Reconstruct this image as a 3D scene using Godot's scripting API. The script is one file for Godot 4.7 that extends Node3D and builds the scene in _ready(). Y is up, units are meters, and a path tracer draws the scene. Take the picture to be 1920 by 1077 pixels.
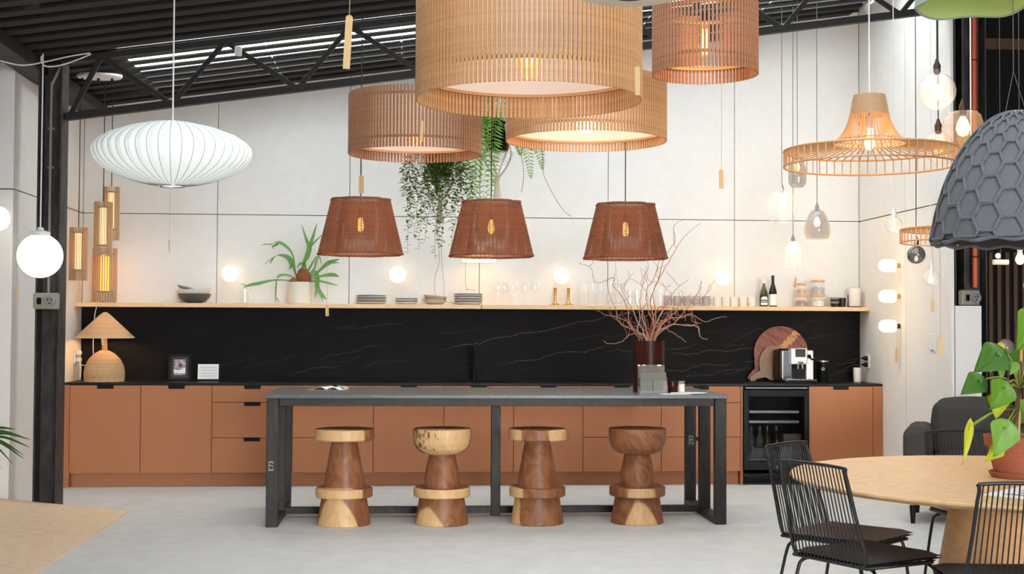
extends Node3D
# ---------------------------------------------------------------- mesh builder
class MB:
	var v := PackedVector3Array()
	var n := PackedVector3Array()
	var u := PackedVector2Array()
	var c := PackedColorArray()
	var ix := PackedInt32Array()
	var col := Color.WHITE
	func vert(p: Vector3, nn: Vector3, uv := Vector2.ZERO) -> int:
		v.append(p); n.append(nn); u.append(uv); c.append(col)
		return v.size() - 1
	func tri(a: int, b: int, d: int) -> void:
		var cr := (v[b] - v[a]).cross(v[d] - v[a])
		if cr.dot(n[a] + n[b] + n[d]) > 0.0:
			ix.append(a); ix.append(d); ix.append(b)
		else:
			ix.append(a); ix.append(b); ix.append(d)
	func quad(a: int, b: int, d: int, e: int) -> void:
		tri(a, b, d); tri(a, d, e)
	func face(p: Array) -> MB:
		var nn: Vector3 = -((p[1] - p[0]) as Vector3).cross(p[2] - p[0]).normalized()
		var id := []
		for q in p: id.append(vert(q, nn))
		for k in range(1, p.size() - 1): tri(id[0], id[k], id[k + 1])
		return self
	func box(ctr: Vector3, size: Vector3, b := 0.0, bs := Basis()) -> MB:
		var h := size * 0.5
		b = minf(b, minf(h.x, minf(h.y, h.z)) * 0.95)
		if b <= 0.0:
			for ax in 3:
				for sg in [-1.0, 1.0]:
					var nn := Vector3.ZERO; nn[ax] = sg
					var a1 := (ax + 1) % 3
					var a2 := (ax + 2) % 3
					var q := []
					for s in [[-1, -1], [1, -1], [1, 1], [-1, 1]]:
						var p := Vector3.ZERO
						p[ax] = sg * h[ax]; p[a1] = s[0] * h[a1]; p[a2] = s[1] * h[a2]
						q.append(vert(ctr + bs * p, bs * nn, Vector2(p[a1], p[a2])))
					quad(q[0], q[1], q[2], q[3])
			return self
		var id := {}
		for sx in [-1, 1]:
			for sy in [-1, 1]:
				for sz in [-1, 1]:
					for ax in 3:
						var s := Vector3(sx, sy, sz)
						var p := Vector3(s.x * (h.x - b), s.y * (h.y - b), s.z * (h.z - b))
						p[ax] = s[ax] * h[ax]
						var nn := Vector3.ZERO; nn[ax] = s[ax]
						id[[sx, sy, sz, ax]] = vert(ctr + bs * p, bs * nn, Vector2(p[(ax + 1) % 3], p[(ax + 2) % 3]))
		for ax in 3:
			var a1 := (ax + 1) % 3
			var a2 := (ax + 2) % 3
			for sg in [-1, 1]:
				var q := []
				for s in [[-1, -1], [1, -1], [1, 1], [-1, 1]]:
					var k := [0, 0, 0, ax]
					k[ax] = sg; k[a1] = s[0]; k[a2] = s[1]
					q.append(id[k])
				quad(q[0], q[1], q[2], q[3])
			for s in [[-1, -1], [1, -1], [1, 1], [-1, 1]]:
				var k0 := [0, 0, 0, a1]; k0[a1] = s[0]; k0[a2] = s[1]; k0[ax] = -1
				var k1 := k0.duplicate(); k1[ax] = 1
				var k2 := k1.duplicate(); k2[3] = a2
				var k3 := k0.duplicate(); k3[3] = a2
				quad(id[k0], id[k1], id[k2], id[k3])
		for sx in [-1, 1]:
			for sy in [-1, 1]:
				for sz in [-1, 1]:
					tri(id[[sx, sy, sz, 0]], id[[sx, sy, sz, 1]], id[[sx, sy, sz, 2]])
		return self
	func pillow(ctr: Vector3, size: Vector3, r: float, k := 6, puff := 0.0) -> MB:
		var h := size * 0.5
		var inner := h - Vector3.ONE * r
		for ax in 3:
			var a1 := (ax + 1) % 3
			var a2 := (ax + 2) % 3
			for sg in [-1.0, 1.0]:
				var base := v.size()
				for i in k * 2 + 1:
					for j in k * 2 + 1:
						var p := Vector3.ZERO
						p[ax] = sg * h[ax]
						p[a1] = axis_spot(i, k, h[a1], inner[a1]); p[a2] = axis_spot(j, k, h[a2], inner[a2])
						var q := p.clamp(-inner, inner)
						var d := (p - q).normalized()
						var bulge := puff * (1.0 - pow(p[a1] / h[a1], 2.0)) * (1.0 - pow(p[a2] / h[a2], 2.0))
						var nn := Vector3.ZERO; nn[ax] = sg
						vert(ctr + q + d * r + nn * bulge, d, Vector2(p[a1], p[a2]))
				var w := k * 2 + 1
				for i in w - 1:
					for j in w - 1: quad(base + i * w + j, base + (i + 1) * w + j, base + (i + 1) * w + j + 1, base + i * w + j + 1)
		return self
	func axis_spot(i: int, k: int, h: float, inner: float) -> float:
		# half of the rows fall on the rounded edges
		var e := k / 2
		var w := k * 2
		if i <= e: return -h + (h - inner) * i / e
		if i >= w - e: return h - (h - inner) * (w - i) / e
		return lerpf(-inner, inner, float(i - e) / (w - 2 * e))
	# profile of (radius, height) turned about y; sharp where it bends by more than 35 degrees
	func lathe(pr: Array, segs := 32, at := Vector3.ZERO, bs := Basis(), colour = null, arc := TAU, from := 0.0) -> MB:
		var m := pr.size()
		var sn := []
		for k in m - 1:
			var d: Vector2 = (pr[k + 1] - pr[k]).normalized()
			sn.append(Vector2(d.y, -d.x))
		# orient outward by the direction in which the profile runs: going up = outward right
		for k in m - 1:
			var n0: Vector2 = sn[k]
			var n1: Vector2 = sn[k]
			if k > 0 and sn[k - 1].dot(sn[k]) > 0.82: n0 = (sn[k - 1] + sn[k]).normalized()
			if k < m - 2 and sn[k + 1].dot(sn[k]) > 0.82: n1 = (sn[k + 1] + sn[k]).normalized()
			var base := v.size()
			for j in segs + 1:
				var t: float = from + arc * j / segs
				var e := Vector3(sin(t), 0, cos(t))
				for w in 2:
					var q: Vector2 = pr[k + w]
					var nn: Vector2 = n0 if w == 0 else n1
					var p := e * q.x + Vector3(0, q.y, 0)
					if colour != null: col = colour.call(p)
					vert(at + bs * p, bs * (e * nn.x + Vector3(0, nn.y, 0)), Vector2(float(j) / segs, q.y))
			for j in segs:
				var a := base + j * 2
				if pr[k].x > 1e-6: tri(a, a + 2, a + 1)
				if pr[k + 1].x > 1e-6: tri(a + 2, a + 3, a + 1)
		return self
	func tube(pts: Array, r, sides := 6, closed := false, cap := true) -> MB:
		var m := pts.size()
		if m < 2: return self
		var up := Vector3.UP
		var t0: Vector3 = (pts[1] - pts[0]).normalized()
		if absf(t0.dot(up)) > 0.9: up = Vector3.RIGHT
		var x := t0.cross(up).normalized()
		var base := v.size()
		for k in m:
			var pa: Vector3 = pts[(k - 1 + m) % m] if (closed or k > 0) else pts[k]
			var pb: Vector3 = pts[(k + 1) % m] if (closed or k < m - 1) else pts[k]
			var t := (pb - pa).normalized()
			x = (x - t * x.dot(t)).normalized()
			var y := t.cross(x)
			var rr: float = r[k] if r is Array else r
			for j in sides:
				var an := TAU * j / sides
				var nn := x * cos(an) + y * sin(an)
				vert(pts[k] + nn * rr, nn, Vector2(float(j) / sides, k * 0.1))
		for k in (m if closed else m - 1):
			var k2 := (k + 1) % m
			for j in sides:
				var j2 := (j + 1) % sides
				quad(base + k * sides + j, base + k2 * sides + j, base + k2 * sides + j2, base + k * sides + j2)
		if cap and not closed:
			for e in [0, m - 1]:
				var d: Vector3 = (pts[0] - pts[1]).normalized() if e == 0 else (pts[m - 1] - pts[m - 2]).normalized()
				var f := []
				for j in sides: f.append(vert(v[base + e * sides + j], d))
				for j in range(1, sides - 1): tri(f[0], f[j], f[j + 1])
		return self
	func hoop(r: float, y: float, rad: float, segs := 48, sides := 6) -> MB:
		var p := []
		for k in segs: p.append(Vector3(sin(TAU * k / segs) * r, y, cos(TAU * k / segs) * r))
		return tube(p, rad, sides, true)
	# rows of points, smooth
	func grid(rows: Array, wrap := false, uvs := Vector2.ONE) -> MB:
		var R := rows.size()
		var K: int = rows[0].size()
		var base := v.size()
		for i in R:
			for k in K:
				var a: Vector3 = rows[maxi(i - 1, 0)][k]
				var b: Vector3 = rows[mini(i + 1, R - 1)][k]
				var d: Vector3 = rows[i][(k - 1 + K) % K if wrap else maxi(k - 1, 0)]
				var e: Vector3 = rows[i][(k + 1) % K if wrap else mini(k + 1, K - 1)]
				vert(rows[i][k], (b - a).cross(e - d).normalized(), Vector2(uvs.x * k / (K - 1), uvs.y * i / (R - 1)))
		for i in R - 1:
			for k in (K if wrap else K - 1):
				var k2 := (k + 1) % K
				quad(base + i * K + k, base + i * K + k2, base + (i + 1) * K + k2, base + (i + 1) * K + k)
		return self
	# outline in the xy plane pushed to a depth along z
	func prism(poly: PackedVector2Array, depth: float, b := 0.0, z0 := 0.0) -> MB:
		var tr := Geometry2D.triangulate_polygon(poly)
		var inner := poly
		if b > 0.0:
			var off := Geometry2D.offset_polygon(poly, -b)
			if off.size() > 0 and off[0].size() == poly.size(): inner = off[0]
			else: b = 0.0
		if b > 0.0: tr = Geometry2D.triangulate_polygon(inner)
		for s in [-1.0, 1.0]:
			var base := v.size()
			for p in inner: vert(Vector3(p.x, p.y, z0 + s * depth * 0.5), Vector3(0, 0, s), p)
			for k in range(0, tr.size(), 3): tri(base + tr[k], base + tr[k + 1], base + tr[k + 2])
		var m := poly.size()
		var cen := 1.0 if not Geometry2D.is_polygon_clockwise(poly) else -1.0
		for k in m:
			var p: Vector2 = poly[k]
			var q: Vector2 = poly[(k + 1) % m]
			var d := (q - p).normalized()
			var nn := Vector3(d.y, -d.x, 0) * cen
			var dz := depth * 0.5 - b
			var a := vert(Vector3(p.x, p.y, z0 - dz), nn, p)
			var bb := vert(Vector3(q.x, q.y, z0 - dz), nn, q)
			var cc := vert(Vector3(q.x, q.y, z0 + dz), nn, q)
			var dd := vert(Vector3(p.x, p.y, z0 + dz), nn, p)
			quad(a, bb, cc, dd)
			if b > 0.0:
				var ip: Vector2 = inner[k]
				var iq: Vector2 = inner[(k + 1) % m]
				for s in [-1.0, 1.0]:
					var n2 := (nn + Vector3(0, 0, s)).normalized()
					var e := vert(Vector3(p.x, p.y, z0 + s * dz), n2)
					var f := vert(Vector3(q.x, q.y, z0 + s * dz), n2)
					var g := vert(Vector3(iq.x, iq.y, z0 + s * depth * 0.5), n2)
					var h := vert(Vector3(ip.x, ip.y, z0 + s * depth * 0.5), n2)
					quad(e, f, g, h)
		return self
	func turn(bs: Basis, at := Vector3.ZERO, first := 0) -> MB:
		for k in range(first, v.size()):
			v[k] = at + bs * v[k]; n[k] = (bs * n[k]).normalized()
		return self
	func mesh() -> ArrayMesh:
		var a := []; a.resize(Mesh.ARRAY_MAX)
		a[Mesh.ARRAY_VERTEX] = v; a[Mesh.ARRAY_NORMAL] = n; a[Mesh.ARRAY_TEX_UV] = u
		a[Mesh.ARRAY_COLOR] = c; a[Mesh.ARRAY_INDEX] = ix
		var m := ArrayMesh.new()
		m.add_surface_from_arrays(Mesh.PRIMITIVE_TRIANGLES, a)
		return m

# ---------------------------------------------------------------- scene helpers
var used := {}
var M := {}
var rng := RandomNumberGenerator.new()
func B() -> MB: return MB.new()
func V(x, y, z) -> Vector3: return Vector3(x, y, z)
func numbered(s: String) -> String:
	if not used.has(s):
		used[s] = 0
		return s
	used[s] += 1
	return "%s_%03d" % [s, used[s]]
func tag(o: Node, label: String, cat: String, group := "") -> void:
	o.set_meta("label", label); o.set_meta("category", cat)
	if group != "": o.set_meta("group", group)
func thing(called: String, label: String, cat: String, at := Vector3.ZERO, turn := 0.0, group := "") -> Node3D:
	var o := Node3D.new()
	o.name = numbered(called)
	add_child(o)
	o.position = at; o.rotation.y = turn
	tag(o, label, cat, group)
	return o
func part(parent: Node, called: String, mesh: Mesh, mat: Material, at := Vector3.ZERO, rot := Vector3.ZERO) -> MeshInstance3D:
	var o := MeshInstance3D.new()
	o.name = called; o.mesh = mesh; o.material_override = mat
	o.position = at; o.rotation = rot
	parent.add_child(o, true)
	return o
func solo(called: String, mesh: Mesh, mat: Material, label: String, cat: String, at := Vector3.ZERO, rot := Vector3.ZERO, group := "") -> MeshInstance3D:
	var o := MeshInstance3D.new()
	o.name = numbered(called); o.mesh = mesh; o.material_override = mat
	add_child(o)
	o.position = at; o.rotation = rot
	tag(o, label, cat, group)
	return o
func struct(called: String, mesh: Mesh = null, mat: Material = null) -> Node3D:
	var o: Node3D
	if mesh:
		var mi := MeshInstance3D.new()
		mi.mesh = mesh; mi.material_override = mat
		o = mi
	else:
		o = Node3D.new()
	o.name = called
	add_child(o)
	o.set_meta("kind", "structure")
	return o
func copy(o: Node3D, at: Vector3, turn := 0.0, label := "") -> Node3D:
	var r: Node3D = o.duplicate()
	r.name = numbered(String(o.name))
	add_child(r)
	r.position = at; r.rotation.y = turn
	if label != "": r.set_meta("label", label)
	return r
func S(r: int, g: int, b: int) -> Color: return Color(r / 255.0, g / 255.0, b / 255.0)
func L(r: int, g: int, b: int) -> Color: return S(r, g, b).srgb_to_linear()
func mat(called: String, col: Color, rough := 0.6, metal := 0.0) -> StandardMaterial3D:
	if M.has(called): return M[called]
	var m := StandardMaterial3D.new()
	m.resource_name = called
	m.albedo_color = col; m.roughness = rough; m.metallic = metal
	M[called] = m
	return m
func glass(called: String, col: Color, alpha: float, rough := 0.0) -> StandardMaterial3D:
	var m := mat(called, Color(col.r, col.g, col.b, alpha), rough)
	m.transparency = BaseMaterial3D.TRANSPARENCY_ALPHA
	return m
func glow(called: String, col: Color, e: float) -> StandardMaterial3D:
	var m := mat(called, col, 0.5)
	m.emission_enabled = true; m.emission = col; m.emission_energy_multiplier = e
	return m
func omni(parent: Node, at: Vector3, e: float, col := Color(1, 0.82, 0.58), size := 0.03) -> void:
	var l := OmniLight3D.new()
	l.name = "lamp_light"
	l.light_color = col; l.light_energy = e; l.light_size = size
	l.omni_range = 30.0; l.omni_attenuation = 2.0; l.shadow_enabled = true
	parent.add_child(l, true)
	l.position = at
func noise(sd: int, f: float, oct := 4) -> FastNoiseLite:
	var q := FastNoiseLite.new()
	q.seed = sd; q.frequency = f; q.fractal_octaves = oct
	q.noise_type = FastNoiseLite.TYPE_SIMPLEX_SMOOTH
	return q
# picture of a surface: fn(x, y) -> Color (sRGB)
func picture(w: int, h: int, fn: Callable) -> ImageTexture:
	var im := Image.create(w, h, true, Image.FORMAT_RGB8)
	for y in h:
		for x in w:
			im.set_pixel(x, y, fn.call(x, y))
	im.generate_mipmaps()
	return ImageTexture.create_from_image(im)
# grain runs along the picture's x axis
func wood_tex(a: Color, b: Color, sd: int, rings := 9.0, fine := 0.35, w := 512, h := 256) -> ImageTexture:
	var n1 := noise(sd, 1.0, 3)
	var n2 := noise(sd + 1, 1.0, 2)
	return picture(w, h, func(x, y):
		var fx := float(x) / w
		var fy := float(y) / h
		var ed := minf(fx, 1.0 - fx) * 6.0
		var k := n1.get_noise_2d(absf(fx - 0.5) * 2.2, fy * 2.4)
		var s := 0.5 + 0.5 * sin((k * 1.6 + fy) * rings * 2.0)
		var g := n2.get_noise_2d(absf(fx - 0.5) * 14.0, fy * 110.0) * fine
		return a.lerp(b, clampf(s * 0.55 + g + 0.2 + 0.0 * ed, 0.0, 1.0)))
func noise_tex(a: Color, b: Color, sd: int, f: float, oct := 5, w := 512) -> NoiseTexture2D:
	var t := NoiseTexture2D.new()
	t.width = w; t.height = w; t.seamless = true; t.noise = noise(sd, f, oct)
	var g := Gradient.new()
	g.set_color(0, a); g.set_color(1, b)
	g.set_offset(0, 0.2); g.set_offset(1, 0.8)
	t.color_ramp = g
	return t
func bump(m: StandardMaterial3D, sd: int, f: float, k: float, w := 512) -> void:
	var t := NoiseTexture2D.new()
	t.width = w; t.height = w; t.seamless = true; t.noise = noise(sd, f, 4)
	t.as_normal_map = true; t.bump_strength = 4.0
	m.normal_enabled = true; m.normal_texture = t; m.normal_scale = k
func tri(m: StandardMaterial3D, sc: Vector3) -> StandardMaterial3D:
	m.uv1_triplanar = true; m.uv1_scale = sc
	return m
func smooth_line(p: Array, step := 4) -> Array:
	var out := []
	var m := p.size()
	for k in m - 1:
		var a: Vector3 = p[maxi(k - 1, 0)]
		var d: Vector3 = p[mini(k + 2, m - 1)]
		for j in step:
			out.append((p[k] as Vector3).cubic_interpolate(p[k + 1], a, d, float(j) / step))
	out.append(p[m - 1])
	return out
# a ribbon-like blade along points with half widths, folded along its middle
func blade(b: MB, pts: Array, hw: Array, side: Vector3, fold := 0.25) -> void:
	var rows := []
	for k in pts.size():
		var t: Vector3 = ((pts[mini(k + 1, pts.size() - 1)] - pts[maxi(k - 1, 0)]) as Vector3).normalized()
		var s := (side - t * side.dot(t)).normalized()
		var nn := t.cross(s)
		var w: float = hw[k]
		rows.append([pts[k] - s * w + nn * w * fold, pts[k], pts[k] + s * w + nn * w * fold])
	b.grid(rows)
func resample(a: Array, m: int) -> Array:
	var out := []
	for k in m:
		var t := float(k) / (m - 1) * (a.size() - 1)
		var i := mini(int(t), a.size() - 2)
		out.append(lerpf(a[i], a[i + 1], t - i))
	return out
# basketwork over a turned profile: stakes upright, weavers in and out of them
func weave(b: MB, pr: Array, rows: int, stakes: int, rw: float, rs: float, lobes := 0, amp := 0.0) -> void:
	var len := [0.0]
	for k in pr.size() - 1: len.append(len[k] + pr[k].distance_to(pr[k + 1]))
	var tot: float = len[-1]
	var at := func(s: float) -> Vector2:
		for k in pr.size() - 1:
			if s <= len[k + 1] + 1e-6: return (pr[k] as Vector2).lerp(pr[k + 1], (s - len[k]) / maxf(len[k + 1] - len[k], 1e-6))
		return pr[-1]
	var lob := func(th: float) -> float: return 1.0 + (amp * (absf(cos(lobes * 0.5 * th)) - 0.6) if lobes > 0 else 0.0)
	for r in rows:
		var q: Vector2 = at.call(tot * (r + 0.5) / rows)
		var p := []
		var segs := stakes * 2
		for k in segs:
			var th := TAU * k / segs
			var o: float = 0.0 if k % 2 == 1 else (rs + rw * 0.6) * (1.0 if (k / 2 + r) % 2 == 0 else -1.0)
			var rad: float = q.x * lob.call(th) + o
			p.append(Vector3(sin(th) * rad, q.y, cos(th) * rad))
		var sh := rng.randf_range(0.82, 1.1)
		b.col = Color(sh, sh * rng.randf_range(0.95, 1.02), sh)
		b.tube(p, rw, 4, true)
	for k in stakes:
		var th := TAU * k / stakes
		var p := []
		for j in 9:
			var q: Vector2 = at.call(tot * j / 8.0)
			var rad: float = q.x * lob.call(th)
			p.append(Vector3(sin(th) * rad, q.y, cos(th) * rad))
		b.tube(p, rs, 4)
	b.col = Color.WHITE

# ---------------------------------------------------------------- camera, sky, light
const ROOF_Y := 3.83
const ROOF_S := 0.143
func roof_at(x: float) -> float: return ROOF_Y + ROOF_S * x
func area(called: String, at: Vector3, look: Vector3, size: Vector2, e: float, col: Color) -> void:
	var l := AreaLight3D.new()
	l.name = called
	l.area_size = size; l.light_energy = e; l.light_color = col; l.shadow_enabled = true
	l.area_range = 40.0
	add_child(l)
	l.position = at
	l.look_at_from_position(at, look, Vector3.UP if absf((look - at).normalized().y) < 0.9 else Vector3.FORWARD)
func set_stage() -> void:
	var cam := Camera3D.new()
	cam.name = "camera"
	add_child(cam)
	cam.fov = rad_to_deg(2.0 * atan(538.5 / 2516.67))
	cam.near = 0.05; cam.far = 200.0
	cam.transform = Transform3D(Basis(Vector3.UP, -0.0763) * Basis(Vector3.RIGHT, 0.0289) * Basis(Vector3.BACK, 0.005), Vector3(0, 1.4228, 0))
	cam.current = true
	var sky := ProceduralSkyMaterial.new()
	sky.sky_top_color = S(228, 232, 238); sky.sky_horizon_color = S(242, 243, 243)
	sky.ground_horizon_color = S(190, 188, 184); sky.ground_bottom_color = S(150, 148, 144)
	sky.sky_energy_multiplier = 4.0
	var sk := Sky.new()
	sk.sky_material = sky
	var en := Environment.new()
	en.background_mode = Environment.BG_SKY
	en.sky = sk
	en.tonemap_mode = Environment.TONE_MAPPER_LINEAR
	en.tonemap_exposure = 1.0
	en.sdfgi_enabled = true; en.ssao_enabled = true; en.ssil_enabled = true
	var we := WorldEnvironment.new()
	we.name = "world"
	we.environment = en
	add_child(we)
	# daylight: the glazed shop front behind the camera and the far skylight
	area("shop_front_daylight", V(4.1, 2.05, 9.7), V(3.4, 1.95, -5), Vector2(6.8, 3.0), 104.0, Color(0.98, 0.99, 1.0))
	var rl := AreaLight3D.new()
	rl.name = "roof_fill_light"  # large unseen area light added under the hall roof to brighten the floor
	rl.area_size = Vector2(5.2, 8.4); rl.light_energy = 28.0; rl.light_color = Color(0.95, 0.985, 1.0); rl.shadow_enabled = true
	rl.area_range = 40.0
	add_child(rl)
	var sl := Basis(Vector3.BACK, atan(ROOF_S))
	rl.transform = Transform3D(Basis(sl.x, Vector3.FORWARD, sl.y), V(0, ROOF_Y, 0) + sl * V(1.55, -0.06, -5.2))
	rl = rl.duplicate()
	rl.name = "roof_light_daylight_far"
	rl.area_size = Vector2(6.0, 1.6); rl.light_energy = 3.4
	add_child(rl)
	rl.transform = Transform3D(Basis(sl.x, Vector3.FORWARD, sl.y), V(0, ROOF_Y, 0) + sl * V(1.0, -0.03, -11.3))

# ---------------------------------------------------------------- materials
func make_materials() -> void:
	var m := mat("white_panel", Color.WHITE, 0.85)
	m.albedo_texture = noise_tex(S(226, 223, 219), S(229, 226, 222), 3, 0.02); tri(m, Vector3.ONE * 0.6); bump(m, 4, 0.08, 0.08)
	m = mat("white_paint", S(226, 222, 217), 0.8)
	m = mat("dark_gap", S(70, 64, 60), 0.9)
	m = mat("concrete", Color.WHITE, 0.62)
	m.albedo_texture = noise_tex(S(203, 205, 204), S(212, 213, 212), 7, 0.012, 7, 1024); tri(m, Vector3.ONE * 0.35); bump(m, 8, 0.15, 0.08)
	m = mat("terracotta_laminate", Color.WHITE, 0.55)
	m.albedo_texture = noise_tex(S(166, 104, 64), S(175, 112, 71), 11, 0.06, 5); tri(m, Vector3.ONE * 2.0); bump(m, 12, 0.25, 0.05)
	m = mat("matt_black", S(14, 14, 14), 0.5); m.metallic_specular = 0.3
	m = mat("black_plastic", S(12, 12, 13), 0.4); m.metallic_specular = 0.3
	m = mat("black_rod", S(22, 21, 22), 0.4)
	m = mat("worktop_black", Color.WHITE, 0.42)
	m.metallic_specular = 0.35; m.albedo_texture = noise_tex(S(20, 19, 19), S(30, 28, 27), 15, 0.05); tri(m, Vector3.ONE * 1.5)
	m = mat("island_top", Color.WHITE, 0.30)
	m.albedo_texture = noise_tex(S(82, 84, 88), S(94, 96, 99), 17, 0.04); tri(m, Vector3.ONE * 1.5); bump(m, 18, 0.2, 0.06)
	m = mat("raw_steel", Color.WHITE, 0.5, 0.1)
	m.albedo_texture = noise_tex(S(30, 26, 24), S(50, 45, 41), 19, 0.02, 6); tri(m, Vector3(2.0, 0.5, 2.0))
	m = mat("old_steel", Color.WHITE, 0.6, 0.1)
	m.albedo_texture = noise_tex(S(38, 34, 32), S(66, 60, 56), 21, 0.016, 6); tri(m, Vector3(1.4, 0.5, 1.4)); bump(m, 22, 0.1, 0.15)
	m = mat("roof_timber", Color.WHITE, 0.8)
	m.albedo_texture = noise_tex(S(17, 14, 13), S(30, 25, 23), 23, 0.03); tri(m, Vector3(0.4, 4.0, 4.0))
	m = mat("roof_deck", S(14, 12, 12), 0.9)
	m = mat("truss_steel", Color.WHITE, 0.6, 0.1)
	m.albedo_texture = noise_tex(S(24, 20, 19), S(36, 31, 28), 25, 0.03); tri(m, Vector3.ONE * 2.0)
	m = mat("oak_edge", Color.WHITE, 0.55)
	m.albedo_texture = wood_tex(S(238, 204, 158), S(222, 184, 136), 31, 5.0); tri(m, Vector3(0.6, 4.0, 4.0))
	m = mat("plywood", Color.WHITE, 0.65)
	m.albedo_texture = wood_tex(S(234, 208, 178), S(220, 190, 156), 33, 6.0, 0.25); tri(m, Vector3(0.8, 0.8, 0.8))
	m = mat("oak_table", Color.WHITE, 0.42)
	m.albedo_texture = wood_tex(S(226, 188, 142), S(208, 164, 116), 35, 7.0, 0.3); m.uv1_scale = Vector3(1, 1, 1)
	m = mat("oak_plain", Color.WHITE, 0.5)
	m.albedo_texture = wood_tex(S(226, 178, 126), S(206, 155, 104), 36, 5.0, 0.3, 256, 512); tri(m, Vector3(1.2, 1.2, 1.2))
	m = mat("slat_wood", Color.WHITE, 0.6)
	m.albedo_texture = wood_tex(S(206, 158, 110), S(186, 136, 90), 37, 6.0, 0.3); tri(m, Vector3(3.0, 3.0, 3.0))
	m = mat("slat_wood_brown", Color.WHITE, 0.6)
	m.albedo_texture = wood_tex(S(172, 124, 90), S(150, 102, 72), 38, 6.0, 0.3); tri(m, Vector3(3.0, 3.0, 3.0))
	m = mat("slat_wood_grey", S(198, 160, 122), 0.6)
	m = mat("hoop_wood", S(206, 150, 98), 0.55)
	m = mat("hoop_dark", S(96, 66, 48), 0.6)
	m = mat("liner", S(250, 240, 232), 0.7)
	m.backlight_enabled = true; m.backlight = Color(0.9, 0.85, 0.8)
	m = mat("wicker_brown", S(156, 96, 64), 0.6); m.vertex_color_use_as_albedo = true
	m = mat("wicker_pale", S(232, 196, 150), 0.6); m.vertex_color_use_as_albedo = true
	m = mat("rattan", S(214, 162, 110), 0.55)
	m = mat("rattan_wrap", Color.WHITE, 0.55)
	m.albedo_texture = wood_tex(S(192, 156, 116), S(164, 124, 86), 39, 14.0); tri(m, Vector3(2.0, 9.0, 2.0))
	m = mat("carved_wood", Color.WHITE, 0.45); m.vertex_color_use_as_albedo = true; bump(m, 40, 0.05, 0.06)
	m = mat("acacia", Color.WHITE, 0.4); m.vertex_color_use_as_albedo = true
	m = mat("kraft", S(206, 172, 122), 0.8)
	m = mat("string", S(190, 160, 125), 0.9)
	m = mat("black_cord", S(30, 28, 28), 0.6)
	m = mat("grey_cord", S(90, 86, 84), 0.6)
	m = mat("white_cord", S(226, 224, 222), 0.6)
	m = mat("cotton", S(214, 202, 186), 0.9)
	m = mat("white_plastic", S(228, 228, 226), 0.4)
	m = mat("grey_plastic", S(150, 143, 132), 0.5)
	m = mat("ceramic_white", S(232, 226, 218), 0.3)
	m = mat("ceramic_grey", S(178, 176, 172), 0.35)
	m = mat("ceramic_slate", S(140, 142, 146), 0.35)
	m = mat("ceramic_black", S(28, 28, 30), 0.3)
	m = mat("ceramic_sand", S(196, 186, 172), 0.4)
	m = mat("pot_cream", S(224, 216, 200), 0.55)
	m = mat("terracotta_pot", Color.WHITE, 0.75)
	m.albedo_texture = noise_tex(S(152, 82, 54), S(172, 98, 68), 43, 0.03); tri(m, Vector3.ONE * 3.0)
	m = mat("soil", S(58, 42, 32), 0.95)
	m = mat("chrome", S(225, 225, 228), 0.08, 1.0)
	m = mat("brushed_steel", S(190, 192, 192), 0.3, 1.0)
	m = mat("brass", S(214, 168, 88), 0.22, 1.0)
	m = mat("bronze", S(70, 50, 42), 0.4, 0.7)
	m = mat("black_wall", S(14, 12, 12), 0.9)
	m = mat("dark_slat", S(96, 68, 50), 0.7)
	m = mat("orange_pipe", S(196, 86, 56), 0.5)
	m = mat("charcoal_fabric", Color.WHITE, 0.95)
	m.albedo_texture = noise_tex(S(52, 50, 48), S(66, 63, 60), 45, 0.12); tri(m, Vector3.ONE * 3.0); bump(m, 46, 0.3, 0.2)
	m = mat("cushion_brown", S(122, 110, 103), 0.9); bump(m, 47, 0.3, 0.2)
	m = mat("cushion_black", S(62, 54, 53), 0.9); bump(m, 48, 0.3, 0.2)
	m = mat("felt_grey", Color.WHITE, 0.95)
	m.albedo_texture = noise_tex(S(92, 93, 98), S(112, 113, 118), 49, 0.09); tri(m, Vector3.ONE * 4.0); bump(m, 50, 0.2, 0.3)
	m = mat("felt_seam", S(118, 120, 126), 0.95)
	m = mat("felt_lining", S(70, 62, 56), 0.95)
	m = mat("felt_green", S(190, 208, 138), 0.95); bump(m, 51, 0.05, 0.3); m.backlight_enabled = true; m.backlight = Color(0.3, 0.36, 0.15)
	m = mat("felt_sage", S(150, 168, 150), 0.95)
	m = mat("cream_shade", S(226, 210, 188), 0.7); m.backlight_enabled = true; m.backlight = Color(0.3, 0.28, 0.24)
	m = mat("paper", S(236, 236, 234), 0.7)
	m = mat("leaf_fern", S(136, 182, 78), 0.6); m.backlight_enabled = true; m.backlight = Color(0.3, 0.45, 0.1); m.vertex_color_use_as_albedo = true
	m = mat("leaf_hoya", S(116, 150, 74), 0.5); m.backlight_enabled = true; m.backlight = Color(0.2, 0.3, 0.08); m.vertex_color_use_as_albedo = true
	m = mat("leaf_stag", S(104, 148, 80), 0.6); m.backlight_enabled = true; m.backlight = Color(0.2, 0.3, 0.12)
	m = mat("leaf_green", S(92, 138, 36), 0.45); m.backlight_enabled = true; m.backlight = Color(0.35, 0.5, 0.1)
	m = mat("leaf_deep", S(64, 106, 32), 0.42); m.backlight_enabled = true; m.backlight = Color(0.2, 0.35, 0.06)
	m = mat("leaf_yellow", S(184, 186, 44), 0.5); m.backlight_enabled = true; m.backlight = Color(0.5, 0.5, 0.1)
	m = mat("leaf_pale", S(118, 162, 72), 0.5); m.backlight_enabled = true; m.backlight = Color(0.3, 0.45, 0.15)
	m = mat("leaf_palm", S(52, 88, 40), 0.45); m.backlight_enabled = true; m.backlight = Color(0.1, 0.2, 0.05)
	m = mat("stem_green", S(150, 160, 70), 0.6)
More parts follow.
